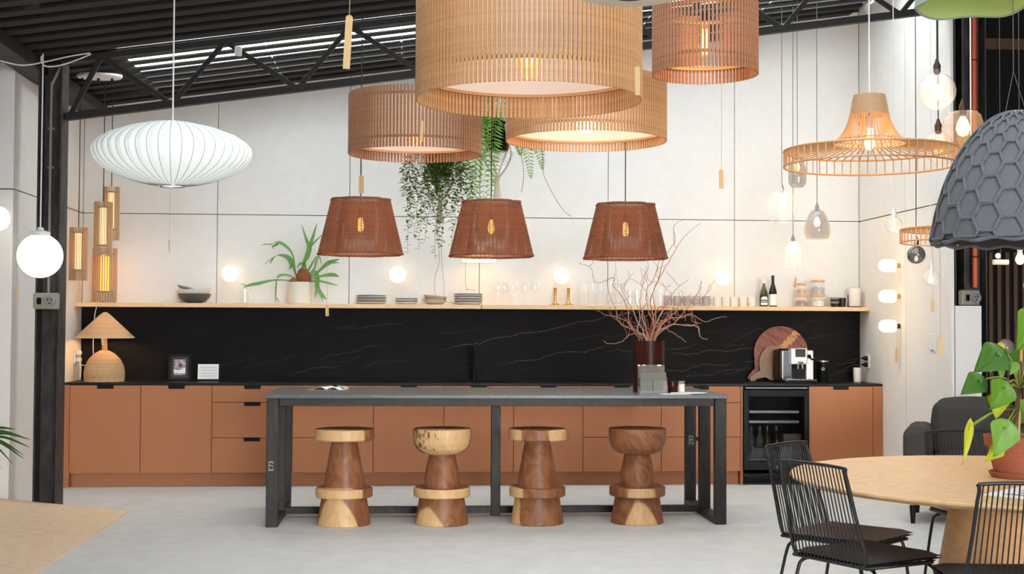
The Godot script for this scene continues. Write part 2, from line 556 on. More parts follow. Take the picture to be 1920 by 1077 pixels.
	m = mat("stem_brown", S(112, 84, 56), 0.8)
	m = mat("fern_husk", S(134, 78, 46), 0.95); bump(m, 52, 0.05, 0.5)
	m = mat("willow", S(186, 128, 104), 0.75)
	m = mat("willow_pale", S(196, 172, 156), 0.75)
	m = mat("clear_glass", S(246, 248, 248), 0.0)
	glass("pane_clear", S(206, 206, 206), 0.09)
	glass("pane_mid", S(240, 242, 242), 0.10)
	glass("smoked", S(150, 142, 136), 0.55)
	glass("smoked_light", S(170, 150, 130), 0.14)
	glass("mirror_ball", S(120, 116, 118), 0.5).metallic = 0.6
	glass("amber_glass", S(64, 28, 22), 0.80, 0.3).metallic_specular = 0.3
	glass("amber_bulb", S(232, 150, 66), 0.25)
	glass("bottle_green", S(70, 72, 20), 0.75)
	glass("bottle_dark", S(20, 16, 16), 0.94)
	glass("fridge_glass", S(10, 11, 12), 0.30)
	m = mat("skylight_clear", S(246, 244, 252), 0.6); m.backlight_enabled = true; m.backlight = Color(0.98, 1.0, 0.99)
	m = mat("skylight_milky", S(150, 158, 166), 0.6); m.backlight_enabled = true; m.backlight = Color(0.26, 0.28, 0.30)
	glow("globe_white", Color(1, 0.98, 0.95), 1.05)
	glow("globe_warm", Color(1, 0.90, 0.72), 1.6)
	glow("bulb_warm", Color(1, 0.78, 0.46), 5.0)
	glow("bulb_white", Color(1, 0.92, 0.78), 4.0)
	glow("bulb_dim", Color(1, 0.86, 0.66), 1.2)
	glow("tube_glow", Color(1, 0.88, 0.64), 1.3)
	glow("tube_glow_amber", Color(1, 0.70, 0.30), 1.7)
	m = glow("saucer_skin", S(236, 242, 240), 0.38)
	m.backlight_enabled = true; m.backlight = Color(0.3, 0.3, 0.3); m.roughness = 0.7
	marble()

func marble() -> void:
	var w := 2048
	var h := 256
	var n1 := noise(61, 0.02, 4)
	var im := Image.create(w, h, true, Image.FORMAT_RGB8)
	for y in h:
		for x in w:
			var k := n1.get_noise_2d(x, y * 2.0) * 0.5 + 0.5
			im.set_pixel(x, y, S(13, 12, 12).lerp(S(22, 20, 19), k))
	var r := RandomNumberGenerator.new()
	r.seed = 5
	# veins rise to the right; start x, start y (share of the picture), length, slope, strength
	var veins := [[0.315, 0.30, 0.10, 0.16, 0.5], [0.29, 0.72, 0.09, 0.26, 0.55], [0.35, 0.78, 0.06, 0.10, 0.4], [0.44, 0.60, 0.30, 0.24, 0.9], [0.44, 0.34, 0.08, 0.10, 0.35],
		[0.52, 0.78, 0.16, 0.20, 0.75], [0.66, 0.56, 0.12, 0.02, 0.6], [0.74, 0.66, 0.2, 0.12, 0.75], [0.70, 0.92, 0.14, 0.14, 0.6], [0.76, 0.96, 0.1, 0.18, 0.5], [0.13, 0.90, 0.1, 0.3, 0.35],
		[0.20, 0.80, 0.07, 0.2, 0.35], [0.25, 0.93, 0.08, 0.22, 0.5], [0.40, 0.92, 0.05, 0.2, 0.3], [0.6, 0.44, 0.1, 0.14, 0.35], [0.84, 0.74, 0.08, 0.14, 0.6], [0.86, 0.5, 0.1, 0.18, 0.35]]
	for k in 46: veins.append([r.randf() * 0.98, 0.2 + r.randf() * 0.8, r.randf_range(0.02, 0.07), r.randf_range(0.1, 0.3), r.randf_range(0.08, 0.28)])
	for k in 16: veins.append([r.randf_range(0.78, 0.97), 0.25 + r.randf() * 0.75, r.randf_range(0.02, 0.06), r.randf_range(0.2, 0.3), r.randf_range(0.25, 0.5)])
	var n2 := noise(62, 0.012, 4)
	for q in veins:
		var len: int = int(q[2] * w)
		var o := r.randf() * 900.0
		for s in len:
			var t := float(s) / len
			var x: int = int(q[0] * w) + s
			if x >= w: break
			var y: float = q[1] * h - q[3] * s * 1.15 + n2.get_noise_2d(x + o, o) * 16.0
			var k: float = q[4] * minf(1.0, minf(t, 1.0 - t) * 8.0) * (0.6 + 0.8 * absf(n2.get_noise_2d(x * 6.0, o)))
			for dy in range(-2, 3):
				var yy := int(y) + dy
				if yy < 0 or yy >= h: continue
				var f: float = maxf(0.0, 1.0 - absf(yy - y) / 1.7) * k
				im.set_pixel(x, yy, im.get_pixel(x, yy).lerp(S(176, 146, 128), clampf(f * 1.25, 0, 0.9)))
	im.generate_mipmaps()
	var m := mat("black_marble", Color.WHITE, 0.55)
	m.metallic_specular = 0.25
	m.albedo_texture = ImageTexture.create_from_image(im)

# ---------------------------------------------------------------- the hall
const XL := -2.992
const XR := 4.300
const ZB := -12.570
func wall_panel_x(parent: Node, x0: float, x1: float, y0: float, top: Callable, z: float) -> void:
	var g := 0.003
	var p := PackedVector2Array([Vector2(x0 + g, y0 + g), Vector2(x1 - g, y0 + g), Vector2(x1 - g, top.call(x1)), Vector2(x0 + g, top.call(x0))])
	part(parent, "panel", B().prism(p, 0.016, 0.0, 0.0).mesh(), M.white_panel, V(0, 0, z))
func build_hall() -> void:
	var fl := B().box(V(0.5, -0.1, -1.3), V(15.6, 0.2, 23.4))
	struct("floor", fl.mesh(), M.concrete)
	# back wall: a backing with sheets fixed to it, joints open by a few millimetres
	var ledger := func(x): return roof_at(x) + 0.02
	var wb := struct("wall_back", B().prism(PackedVector2Array([Vector2(-3.2, 0), Vector2(8.2, 0), Vector2(8.2, roof_at(8.2) + 0.15), Vector2(-3.2, roof_at(-3.2) + 0.15)]), 0.2).mesh(), M.dark_gap)
	wb.position = V(0, 0, ZB - 0.118)
	for k in 6:
		var x0 := XL + 1.2153 * k
		var x1 := minf(XL + 1.2153 * (k + 1), XR)
		wall_panel_x(wb, x0, x1, 0.0, func(_x): return 2.437, 0.108)
		wall_panel_x(wb, x0, x1, 2.441, ledger, 0.108)
	# side walls, sheets of 1.2 m as well
	var wl := struct("wall_left", B().box(V(XL - 0.065, 1.78, -11.55), V(0.08, 3.56, 2.24)).mesh(), M.dark_gap)
	var wr := struct("wall_right", B().box(V(XR + 0.055, 2.35, -11.58), V(0.06, 4.7, 2.2)).mesh(), M.dark_gap)
	for k in 2:
		var z0 := ZB + 1.2 * k
		var z1 := minf(z0 + 1.2, -10.38 if k == 1 else 0.0)
		for row in [[0.0, 2.437, 3.5], [2.441, 3.5, 4.66]]:
			var hl: float = row[1] - row[0]
			part(wl, "panel", B().box(V(XL - 0.012, row[0] + hl * 0.5, (z0 + z1) * 0.5), V(0.024, hl - 0.006, z1 - z0 - 0.006)).mesh(), M.white_panel)
			var top: float = 2.437 if row[0] < 1 else 4.7
			var hr: float = top - row[0]
			part(wr, "panel", B().box(V(XR + 0.012, row[0] + hr * 0.5, (z0 + z1) * 0.5), V(0.024, hr - 0.006, z1 - z0 - 0.006)).mesh(), M.white_panel)
	# the wall that turns left beside the column, and the rest of the shell
	var wt := struct("wall_left_return", B().box(V(-5.06, 1.7, -10.50), V(3.92, 3.4, 0.16)).mesh(), M.dark_gap)
	for k in 3:
		var x1 := -3.006 - 1.3 * k
		part(wt, "panel", B().box(V(x1 - 0.65, 1.218, -10.390), V(1.294, 2.431, 0.02)).mesh(), M.white_panel)
		part(wt, "panel", B().box(V(x1 - 0.65, 2.9205, -10.390), V(1.294, 0.955, 0.02)).mesh(), M.white_panel)
	struct("wall_left_far", B().box(V(-7.1, 1.9, -0.3), V(0.2, 3.8, 20.8)).mesh(), M.white_paint)
	struct("wall_right_far", B().box(V(8.1, 2.6, -1.4), V(0.2, 5.2, 23.0)).mesh(), M.black_wall)
	struct("wall_front", B().box(V(0.5, 0.25, 10.0), V(15.4, 0.5, 0.2)).box(V(0.5, 4.45, 10.0), V(15.4, 1.7, 0.2)).box(V(-3.25, 2.05, 10.0), V(7.9, 3.1, 0.2)).box(V(7.85, 2.05, 10.0), V(0.7, 3.1, 0.2)).mesh(), M.white_paint)
	var w1 := struct("window_1", B().box(V(4.1, 2.05, 10.0), V(6.8, 3.1, 0.012)).mesh(), M.pane_clear)
	for x in [0.7, 3.0, 5.2, 7.48]: part(w1, "window_frame", B().box(V(x, 2.05, 10.0), V(0.06, 3.1, 0.1)).mesh(), M.matt_black)
	# roof, tilted with the slope
	var ce := struct("ceiling")
	var ang := atan(ROOF_S)
	var bs := Basis(Vector3.BACK, ang)
	var off := V(0, ROOF_Y, 0)
	var deck := B()
	for q in [[-7.4, 8.3, -10.40, -9.0], [-7.4, 8.3, -1.0, 10.2], [-7.4, -2.45, -9.0, -1.0], [4.1, 8.3, -9.0, -1.0], [-7.4, 8.3, -12.9, -12.25], [-7.4, -2.28, -12.25, -10.40], [4.28, 8.3, -12.25, -10.40]]:
		deck.box(V((q[0] + q[1]) * 0.5, 0.11, (q[2] + q[3]) * 0.5), V(q[1] - q[0], 0.1, q[3] - q[2]))
	part(ce, "deck", deck.turn(bs, off).mesh(), M.roof_deck)
	var z := -12.49
	var thick := B().box(Vector3.ZERO, V(11.6, 0.05, 0.13), 0.006).mesh()
	var thin := B().box(Vector3.ZERO, V(11.6, 0.014, 0.115), 0.002).mesh()
	while z < -0.9:
		var inside := z > -12.22 and z < -10.42
		var o := part(ce, "batten", thin if inside else thick, M.roof_timber)
		o.transform = Transform3D(bs, off + bs * V(-1.55 if true else 0.0, 0.020 if inside else 0.022, z))
		z += 0.25
	for k in 6:
		var p := part(ce, "skylight_pane", B().box(Vector3.ZERO, V(1.09, 0.004, 0.96)).mesh(), M.skylight_clear)
		p.transform = Transform3D(bs, off + bs * V(-1.73 + 1.1 * k, 0.030, -10.90))
		p = part(ce, "skylight_pane", B().box(Vector3.ZERO, V(1.09, 0.004, 0.86)).mesh(), M.skylight_milky)
		p.transform = Transform3D(bs, off + bs * V(-1.73 + 1.1 * k, 0.030, -11.82))
	for k in 24:  # unseen panes added over the hall to go with the roof fill light
		var p := part(ce, "skylight_pane", B().box(Vector3.ZERO, V(1.09, 0.004, 1.99)).mesh(), M.skylight_milky)
		p.transform = Transform3D(bs, off + bs * V(-1.9 + 1.1 * (k % 6), 0.052, -8.0 + 2.0 * (k / 6)))
	part(ce, "eave_beam", B().box(V(XL + 0.11, 3.38, -1.4), V(0.20, 0.10, 22.3), 0.006).mesh(), M.truss_steel)

func bar(b: MB, p: Vector3, q: Vector3, w: float, d: float) -> void:
	var t := (q - p).normalized()
	var zz := Vector3.BACK
	var x := t.cross(zz).normalized()
	b.box((p + q) * 0.5, V(w, (q - p).length(), d), 0.004, Basis(x, t, x.cross(t)))
func build_steel() -> void:
	var tz := -10.45
	var bot := func(x): return 3.0 + 0.1434 * (x + 2.642)
	var top := func(x): return bot.call(x) + 0.435
	var t := thing("roof_truss", "dark steel roof truss crossing below the battened roof", "truss")
	var b := B(); bar(b, V(-2.63, bot.call(-2.63), tz), V(4.45, bot.call(4.45), tz), 0.055, 0.07)
	part(t, "bottom_chord", b.mesh(), M.truss_steel)
	b = B(); bar(b, V(-2.63, top.call(-2.63), tz), V(4.45, top.call(4.45), tz), 0.05, 0.07)
	part(t, "top_chord", b.mesh(), M.truss_steel)
	var nodes := [V(-2.60, bot.call(-2.60), tz), V(-2.369, top.call(-2.369), tz)]
	for k in 7:
		var xb := -1.833 + 0.958 * k
		nodes.append(V(xb, bot.call(xb), tz))
		var xt := xb + 0.40
		if xt < 4.4: nodes.append(V(xt, top.call(xt), tz))
	for k in nodes.size() - 1:
		b = B(); bar(b, nodes[k], nodes[k + 1], 0.038, 0.03)
		part(t, "diagonal", b.mesh(), M.truss_steel)
	# left column: H section with the web towards the camera
	t = thing("steel_column", "worn dark steel column beside the left end of the cabinets", "column", V(-2.727, 0, -10.475))
	b = B().box(V(0, 1.71, -0.05), V(0.16, 3.42, 0.012)).box(V(-0.082, 1.71, 0), V(0.014, 3.42, 0.2), 0.002).box(V(0.082, 1.71, 0), V(0.014, 3.42, 0.2), 0.002)
	part(t, "section", b.mesh(), M.old_steel)
	var c := thing("conduit", "pale cable conduit running down the left steel column", "conduit", V(-2.752, 0, -10.502))
	var pts := []
	for q in [V(0, 1.64, 0), V(0, 3.12, 0), V(0.01, 3.26, 0), V(0.04, 3.33, 0.01), V(0.07, 3.39, 0.02)]: pts.append(q)
	part(c, "pipe", B().tube(smooth_line(pts), 0.012, 8).mesh(), M.grey_plastic)
	for y in [2.62, 2.92]: part(c, "clip", B().box(V(0, y, -0.012), V(0.05, 0.018, 0.02), 0.003).mesh(), M.grey_plastic)
	socket_box("grey industrial socket box on the left steel column", V(-2.725, 1.591, -10.345), 0.0)
	# right column with the orange pipe
	t = thing("steel_column", "dark steel column behind the orange pipe at the right wall end", "column", V(4.545, 0, -10.62))
	b = B().box(V(-0.09, 2.3, 0.06), V(0.014, 4.6, 0.16), 0.002).box(V(0.09, 2.3, 0.06), V(0.014, 4.6, 0.16), 0.002).box(V(0, 2.3, 0.02), V(0.18, 4.6, 0.014))
	part(t, "section", b.mesh(), M.old_steel)
	c = thing("orange_pipe", "orange red vertical pipe on the right steel column", "pipe", V(4.56, 0, -10.53))
	part(c, "pipe", B().tube([V(0, 1.75, 0), V(0, 4.4, 0)], 0.022, 12).mesh(), M.orange_pipe)
	for y in [2.0, 2.74, 3.6]: part(c, "clip", B().hoop(0.024, y, 0.006, 16, 6).mesh(), M.old_steel)
	socket_box("brown grey industrial socket box below the orange pipe", V(4.47, 1.665, -10.44), 0.35)
	var pb := solo("white_board", B().box(V(0, 0.80, 0), V(0.215, 1.60, 0.05), 0.003).mesh(), M.white_paint, "white boxed board below the socket at the right wall end", "board", V(4.438, 0, -10.40))
	var wires := [[[V(-2.931, 3.300, -9.8), V(-2.80, 3.290, -9.9), V(-2.67, 3.35, -10.05), V(-2.547, 3.420, -10.2), V(-2.42, 3.468, -10.3)], "white cable looping from the left corner up to the roof"],
		[[V(-2.415, 3.465, -10.32), V(-2.50, 3.42, -10.3), V(-2.623, 3.361, -10.25), V(-2.72, 3.345, -10.22), V(-2.749, 3.38, -10.2), V(-2.749, 3.42, -10.2)], "white cable hanging in a short loop from the column head"]]
	for w in wires: solo("white_cable", B().tube(smooth_line(w[0]), 0.006, 6).mesh(), M.white_cord, w[1], "cable")
	var s := thing("roof_sensor", "small white sensor box fixed to the truss above the skylight", "sensor", V(-1.325, 3.525, -10.40))
	part(s, "body", B().box(V(0, 0, 0), V(0.05, 0.07, 0.05), 0.006).mesh(), M.white_plastic)
	part(s, "lens", B().lathe([Vector2(0, 0.01), Vector2(0.014, 0.006), Vector2(0.016, 0)], 12, V(0, -0.035, 0.0)).mesh(), M.grey_plastic)
	# ramp of plywood at the left
	var rp := B()
	var h := func(x): return (-2.1 - x) * 0.105
	var prof := PackedVector2Array([Vector2(-2.1, 0.0), Vector2(-2.1, 0.012), Vector2(-5.0, h.call(-5.0) + 0.012), Vector2(-5.0, 0)])
	rp.prism(prof, 4.30, 0.0, -7.94)
	var ramp := thing("plywood_ramp", "pale plywood ramp rising from the concrete floor at the left", "ramp")
	part(ramp, "sheet", rp.mesh(), M.plywood)
	part(ramp, "sheet", B().prism(prof, 0.262, 0.0, -10.223).mesh(), M.plywood)
func socket_box(label: String, at: Vector3, turn: float) -> void:
	var t := thing("socket_box", label, "socket", at, turn)
	part(t, "housing", B().box(Vector3.ZERO, V(0.185, 0.125, 0.06), 0.012).mesh(), M.grey_plastic)
	var q := Basis(Vector3.RIGHT, PI / 2)
	part(t, "switch", B().box(V(-0.045, 0.0, 0.036), V(0.032, 0.05, 0.016), 0.004).mesh(), M.black_plastic)
	var o := part(t, "outlet", B().lathe([Vector2(0, 0), Vector2(0.04, 0), Vector2(0.04, 0.03), Vector2(0.032, 0.032), Vector2(0.03, 0.018), Vector2(0, 0.018)], 20, V(0.035, 0, 0.028), q).mesh(), M.ceramic_slate)
	for k in 3:
		var a := TAU * k / 3.0 + 0.5
		part(o, "pin_hole", B().lathe([Vector2(0, 0), Vector2(0.006, 0), Vector2(0.006, 0.002), Vector2(0, 0.002)], 8, V(0.035 + cos(a) * 0.016, sin(a) * 0.016, 0.046), q).mesh(), M.black_plastic)
	for sx in [-1, 1]:
		for sy in [-1, 1]: part(t, "screw", B().lathe([Vector2(0, 0), Vector2(0.005, 0), Vector2(0.004, 0.002), Vector2(0, 0.002)], 8, V(sx * 0.08, sy * 0.05, 0.03), q).mesh(), M.ceramic_slate)

# ---------------------------------------------------------------- kitchen run
const ZF := -11.935
func front_panel(t: Node, called: String, x0: float, x1: float, y0: float, y1: float, pull: bool) -> void:
	var g := 0.0022
	var w := x1 - x0
	var o := part(t, called, B().box(V((x0 + x1) * 0.5, (y0 + y1) * 0.5, ZF - 0.009), V(w - 2 * g, y1 - y0 - 2 * g, 0.018), 0.0015).mesh(), M.terracotta_laminate)
	if pull: part(o, "pull", B().box(V((x0 + x1) * 0.5, y1 - 0.016, ZF + 0.001), V(0.142, 0.030, 0.006), 0.0015).mesh(), M.matt_black)
func build_cabinets() -> void:
	var units := [[-2.934, -2.329, 1, "leftmost full-height terracotta cabinet door below the wicker table lamp"], [-2.329, -1.715, 1, "terracotta cabinet with one tall door below the photo frame"],
		[-1.715, -1.017, 3, "terracotta unit of three drawers left of the black island leg"], [-1.017, -0.309, 3, "terracotta unit of three drawers behind the first wooden stool"],
		[-0.309, 0.312, 1, "terracotta cabinet with one door behind the second wooden stool"], [0.312, 0.933, 1, "terracotta sink cabinet with one door below the black tap"],
		[0.933, 1.554, 1, "terracotta cabinet with one door behind the third wooden stool"], [1.554, 2.262, 3, "terracotta unit of three drawers behind the fourth wooden stool"],
		[2.262, 2.985, 3, "terracotta unit of three drawers left of the black wine fridge"], [3.614, 4.207, 1, "rightmost terracotta cabinet with one door beside the wine fridge"]]
	for q in units:
		var t := thing("base_cabinet", q[3], "cabinet", Vector3.ZERO, 0.0, "base cabinets along the back wall")
		part(t, "carcass", B().box(V((q[0] + q[1]) * 0.5, 0.505, (ZB + ZF - 0.03) * 0.5), V(q[1] - q[0] - 0.001, 0.766, ZF - ZB - 0.05)).mesh(), M.dark_gap)
		if q[2] == 1: front_panel(t, "door", q[0], q[1], 0.122, 0.888, true)
		else:
			front_panel(t, "drawer_front", q[0], q[1], 0.740, 0.888, true)
			front_panel(t, "drawer_front", q[0], q[1], 0.430, 0.740, true)
			front_panel(t, "drawer_front", q[0], q[1], 0.122, 0.430, true)
	for q in [[-2.990, -2.934, 0.0, "narrow terracotta filler strip at the left end of the cabinets"], [2.985, 3.006, 0.0, "thin terracotta end panel left of the wine fridge"], [4.207, 4.298, 0.0, "narrow terracotta filler panel at the right wall"]]:
		solo("filler_panel", B().box(V((q[0] + q[1]) * 0.5, 0.445, ZF - 0.05), V(q[1] - q[0] - 0.002, 0.886, 0.10), 0.001).mesh(), M.terracotta_laminate, q[3], "panel")
	solo("plinth", B().box(V(0.025, 0.060, ZF - 0.075), V(5.91, 0.119, 0.02)).mesh(), M.terracotta_laminate, "long terracotta plinth under the terracotta cabinets", "plinth")
	solo("plinth", B().box(V(3.91, 0.060, ZF - 0.075), V(0.59, 0.119, 0.02)).mesh(), M.terracotta_laminate, "short terracotta plinth under the cabinet right of the fridge", "plinth")
	solo("worktop", B().box(V((XL + XR) * 0.5, 0.900, (ZB + ZF) * 0.5 + 0.002), V(XR - XL - 0.004, 0.020, ZF - ZB - 0.004), 0.002).mesh(), M.worktop_black, "long thin black worktop on the terracotta cabinets", "worktop")
	# splashback with one run of picture over its face
	var b := B()
	var x0 := XL + 0.002
	var x1 := XR - 0.002
	b.box(V((x0 + x1) * 0.5, 1.243, ZB + 0.010), V(x1 - x0, 0.664, 0.016))
	for k in b.v.size(): b.u[k] = Vector2((b.v[k].x - x0) / (x1 - x0), 1.0 - (b.v[k].y - 0.911) / 0.664)
	solo("splashback", b.mesh(), M.black_marble, "black veined marble splashback behind the worktop", "splashback")
	var sh := thing("oak_shelf", "long pale oak wall shelf above the black splashback", "shelf")
	part(sh, "board", B().box(V((XL + 0.66) * 0.5, 1.595, ZB + 0.142), V(0.66 - XL - 0.005, 0.038, 0.28), 0.0015).mesh(), M.oak_edge)
	part(sh, "board", B().box(V((XR + 0.66) * 0.5, 1.595, ZB + 0.142), V(XR - 0.66 - 0.005, 0.038, 0.28), 0.0015).mesh(), M.oak_edge)
	# wine fridge
	var f := thing("wine_fridge", "black glass door wine fridge built in between terracotta cabinets", "fridge", V(3.31, 0, ZF))
	part(f, "housing", B().box(V(-0.298, 0.445, -0.3), V(0.008, 0.88, 0.58)).box(V(0.298, 0.445, -0.3), V(0.008, 0.88, 0.58)).box(V(0, 0.881, -0.3), V(0.6, 0.008, 0.58)).box(V(0, 0.10, -0.3), V(0.6, 0.01, 0.58)).box(V(0, 0.49, -0.585), V(0.6, 0.77, 0.008)).mesh(), M.black_plastic)
	var d := part(f, "door", B().box(V(-0.278, 0.495, 0.008), V(0.045, 0.72, 0.03), 0.003).box(V(0.278, 0.495, 0.008), V(0.045, 0.72, 0.03), 0.003).box(V(0, 0.825, 0.008), V(0.512, 0.06, 0.03), 0.003).box(V(0, 0.175, 0.008), V(0.512, 0.08, 0.03), 0.003).mesh(), M.black_plastic)
	part(d, "glass", B().box(V(0, 0.505, 0.012), V(0.512, 0.58, 0.006)).mesh(), M.fridge_glass)
	part(d, "handle", B().box(V(0, 0.872, 0.016), V(0.57, 0.012, 0.02), 0.004).mesh(), M.ceramic_slate)
	for y in [0.655, 0.565]: part(f, "shelf_rack", B().box(V(-0.01, y, -0.03), V(0.46, 0.026, 0.012), 0.003).box(V(-0.01, y, -0.28), V(0.46, 0.006, 0.48)).mesh(), M.brushed_steel)
	for k in 5: part(f, "grille_slat", B().box(V(0, 0.022 + 0.02 * k, -0.02), V(0.58, 0.010, 0.02), 0.002).mesh(), M.black_plastic)
	part(f, "badge", B().lathe([Vector2(0, 0), Vector2(0.010, 0), Vector2(0.010, 0.002), Vector2(0, 0.002)], 12, V(0.0, 0.162, 0.023), Basis(Vector3.RIGHT, PI / 2)).mesh(), M.chrome)
	var bp := [Vector2(0, 0), Vector2(0.034, 0), Vector2(0.036, 0.01), Vector2(0.036, 0.17), Vector2(0.030, 0.20), Vector2(0.014, 0.23), Vector2(0.013, 0.29), Vector2(0, 0.29)]
	var places := [[-0.20, "clear bottle standing at the left inside the wine fridge", "pane_mid"], [-0.12, "second clear bottle inside the wine fridge", "pane_mid"], [-0.05, "green bottle with foil neck inside the wine fridge", "bottle_green"], [0.035, "dark bottle behind the white carton inside the wine fridge", "bottle_dark"]]
	for q in places:
		var o := thing("fridge_bottle", q[2 - 1], "bottle", V(3.31 + q[0], 0.226, ZF - 0.12), 0.0, "bottles inside the wine fridge")
		part(o, "glass_body", B().lathe(bp, 20).mesh(), M[q[2]])
		part(o, "cap", B().lathe([Vector2(0, 0.25), Vector2(0.015, 0.25), Vector2(0.015, 0.295), Vector2(0, 0.295)], 12).mesh(), M.brass if q[0] == -0.05 else M.ceramic_slate)
	solo("fridge_tray", B().box(V(0, 0, 0), V(0.54, 0.008, 0.3), 0.002).mesh(), M.brushed_steel, "steel bottom tray inside the wine fridge", "tray", V(3.31, 0.221, ZF - 0.2))
	solo("fridge_carton", B().box(V(0, 0.055, 0), V(0.10, 0.11, 0.07), 0.003).mesh(), M.paper, "small white carton inside the wine fridge", "carton", V(3.42, 0.226, ZF - 0.08))
	solo("fridge_carton", B().box(V(0, 0.11, 0), V(0.17, 0.22, 0.07), 0.003).mesh(), M.ceramic_slate, "grey printed carton at the right inside the wine fridge", "carton", V(3.50, 0.226, ZF - 0.17))
	# tap
	var tp := thing("kitchen_tap", "tall matt black tap standing at the splashback", "tap", V(0.60, 0.910, -12.40))
	part(tp, "base", B().lathe([Vector2(0, 0), Vector2(0.028, 0), Vector2(0.028, 0.012), Vector2(0.018, 0.02), Vector2(0.018, 0.13), Vector2(0, 0.13)], 20).mesh(), M.matt_black)
	var arc := [V(0, 0.12, 0), V(0, 0.24, 0)]
	for k in 9: arc.append(V(0, 0.24 + sin(PI * k / 8.0) * 0.09, 0.09 - cos(PI * k / 8.0) * 0.09))
	arc.append(V(0, 0.17, 0.18))
	part(tp, "spout", B().tube(arc, 0.012, 12).mesh(), M.matt_black)
	part(tp, "lever", B().tube([V(0.01, 0.10, 0), V(0.05, 0.10, 0), V(0.075, 0.115, 0.0)], 0.009, 8).mesh(), M.matt_black)
	var sk := solo("sink", B().box(V(0, 0, 0), V(0.52, 0.004, 0.36), 0.002).mesh(), M.matt_black, "flat black sink cover let into the worktop before the tap", "sink", V(0.62, 0.912, -12.19))

# ---------------------------------------------------------------- island
func chalk(t: Node, text: String, at: Vector3, turn: float, size: float) -> void:
	var tm := TextMesh.new()
	var f := SystemFont.new()
	f.font_names = PackedStringArray(["Droid Sans"])
	tm.font = f; tm.text = text; tm.font_size = 24; tm.pixel_size = size / 24.0; tm.depth = 0.0015
	part(t, "chalk_mark", tm, mat("chalk", S(206, 202, 196), 0.9), at, Vector3(0, 0, turn))
func build_island() -> void:
	var t := thing("bar_table", "long black steel bar table with a thin dark top", "table")
	part(t, "table_top", B().box(V(0.637, 0.918, -10.10), V(3.30, 0.026, 1.16), 0.003).mesh(), M.island_top)
	var H := 0.905
	for x in [-0.952, 2.245]:
		for z in [-9.585, -10.10, -10.615]:
			part(t, "leg", B().box(V(x, H * 0.5, z), V(0.085, H, 0.06), 0.004).mesh(), M.raw_steel)
		for z in [-9.84, -10.36]: part(t, "foot_bar", B().box(V(x, 0.024, z), V(0.084, 0.048, 0.452), 0.003).mesh(), M.raw_steel)
		part(t, "side_rail", B().box(V(x, H - 0.03, -9.84), V(0.05, 0.058, 0.452)).mesh(), M.raw_steel)
		part(t, "side_rail", B().box(V(x, H - 0.03, -10.36), V(0.05, 0.058, 0.452)).mesh(), M.raw_steel)
	part(t, "leg", B().box(V(0.655, H * 0.5, -10.10), V(0.07, H, 0.06), 0.004).mesh(), M.raw_steel)
	for z in [-9.585, -10.615]: part(t, "long_rail", B().box(V(0.6465, H - 0.028, z), V(3.108, 0.054, 0.04), 0.003).mesh(), M.raw_steel)
	for q in [[-0.909, 0.619], [0.691, 2.202]]: part(t, "floor_rail", B().box(V((q[0] + q[1]) * 0.5, 0.045, -10.10), V(q[1] - q[0], 0.05, 0.05), 0.003).mesh(), M.raw_steel)
	chalk(t, "E73", V(-0.96, 0.43, -9.554), PI / 2, 0.045)
	chalk(t, "293", V(2.245, 0.52, -10.584), PI / 2, 0.05)
	# stools
	var specs := [[-0.455, 0, "wooden stool with a flat pale-edged seat, first from the left"], [0.243, 1, "wooden stool with a pale bowl-shaped seat, second from the left"],
		[0.932, 0, "wooden stool with a flat brown seat, third from the left"], [1.662, 1, "wooden stool with a brown bowl-shaped seat, rightmost at the table"]]
	for k in 4: stool(k, specs[k][0], specs[k][1], specs[k][2])
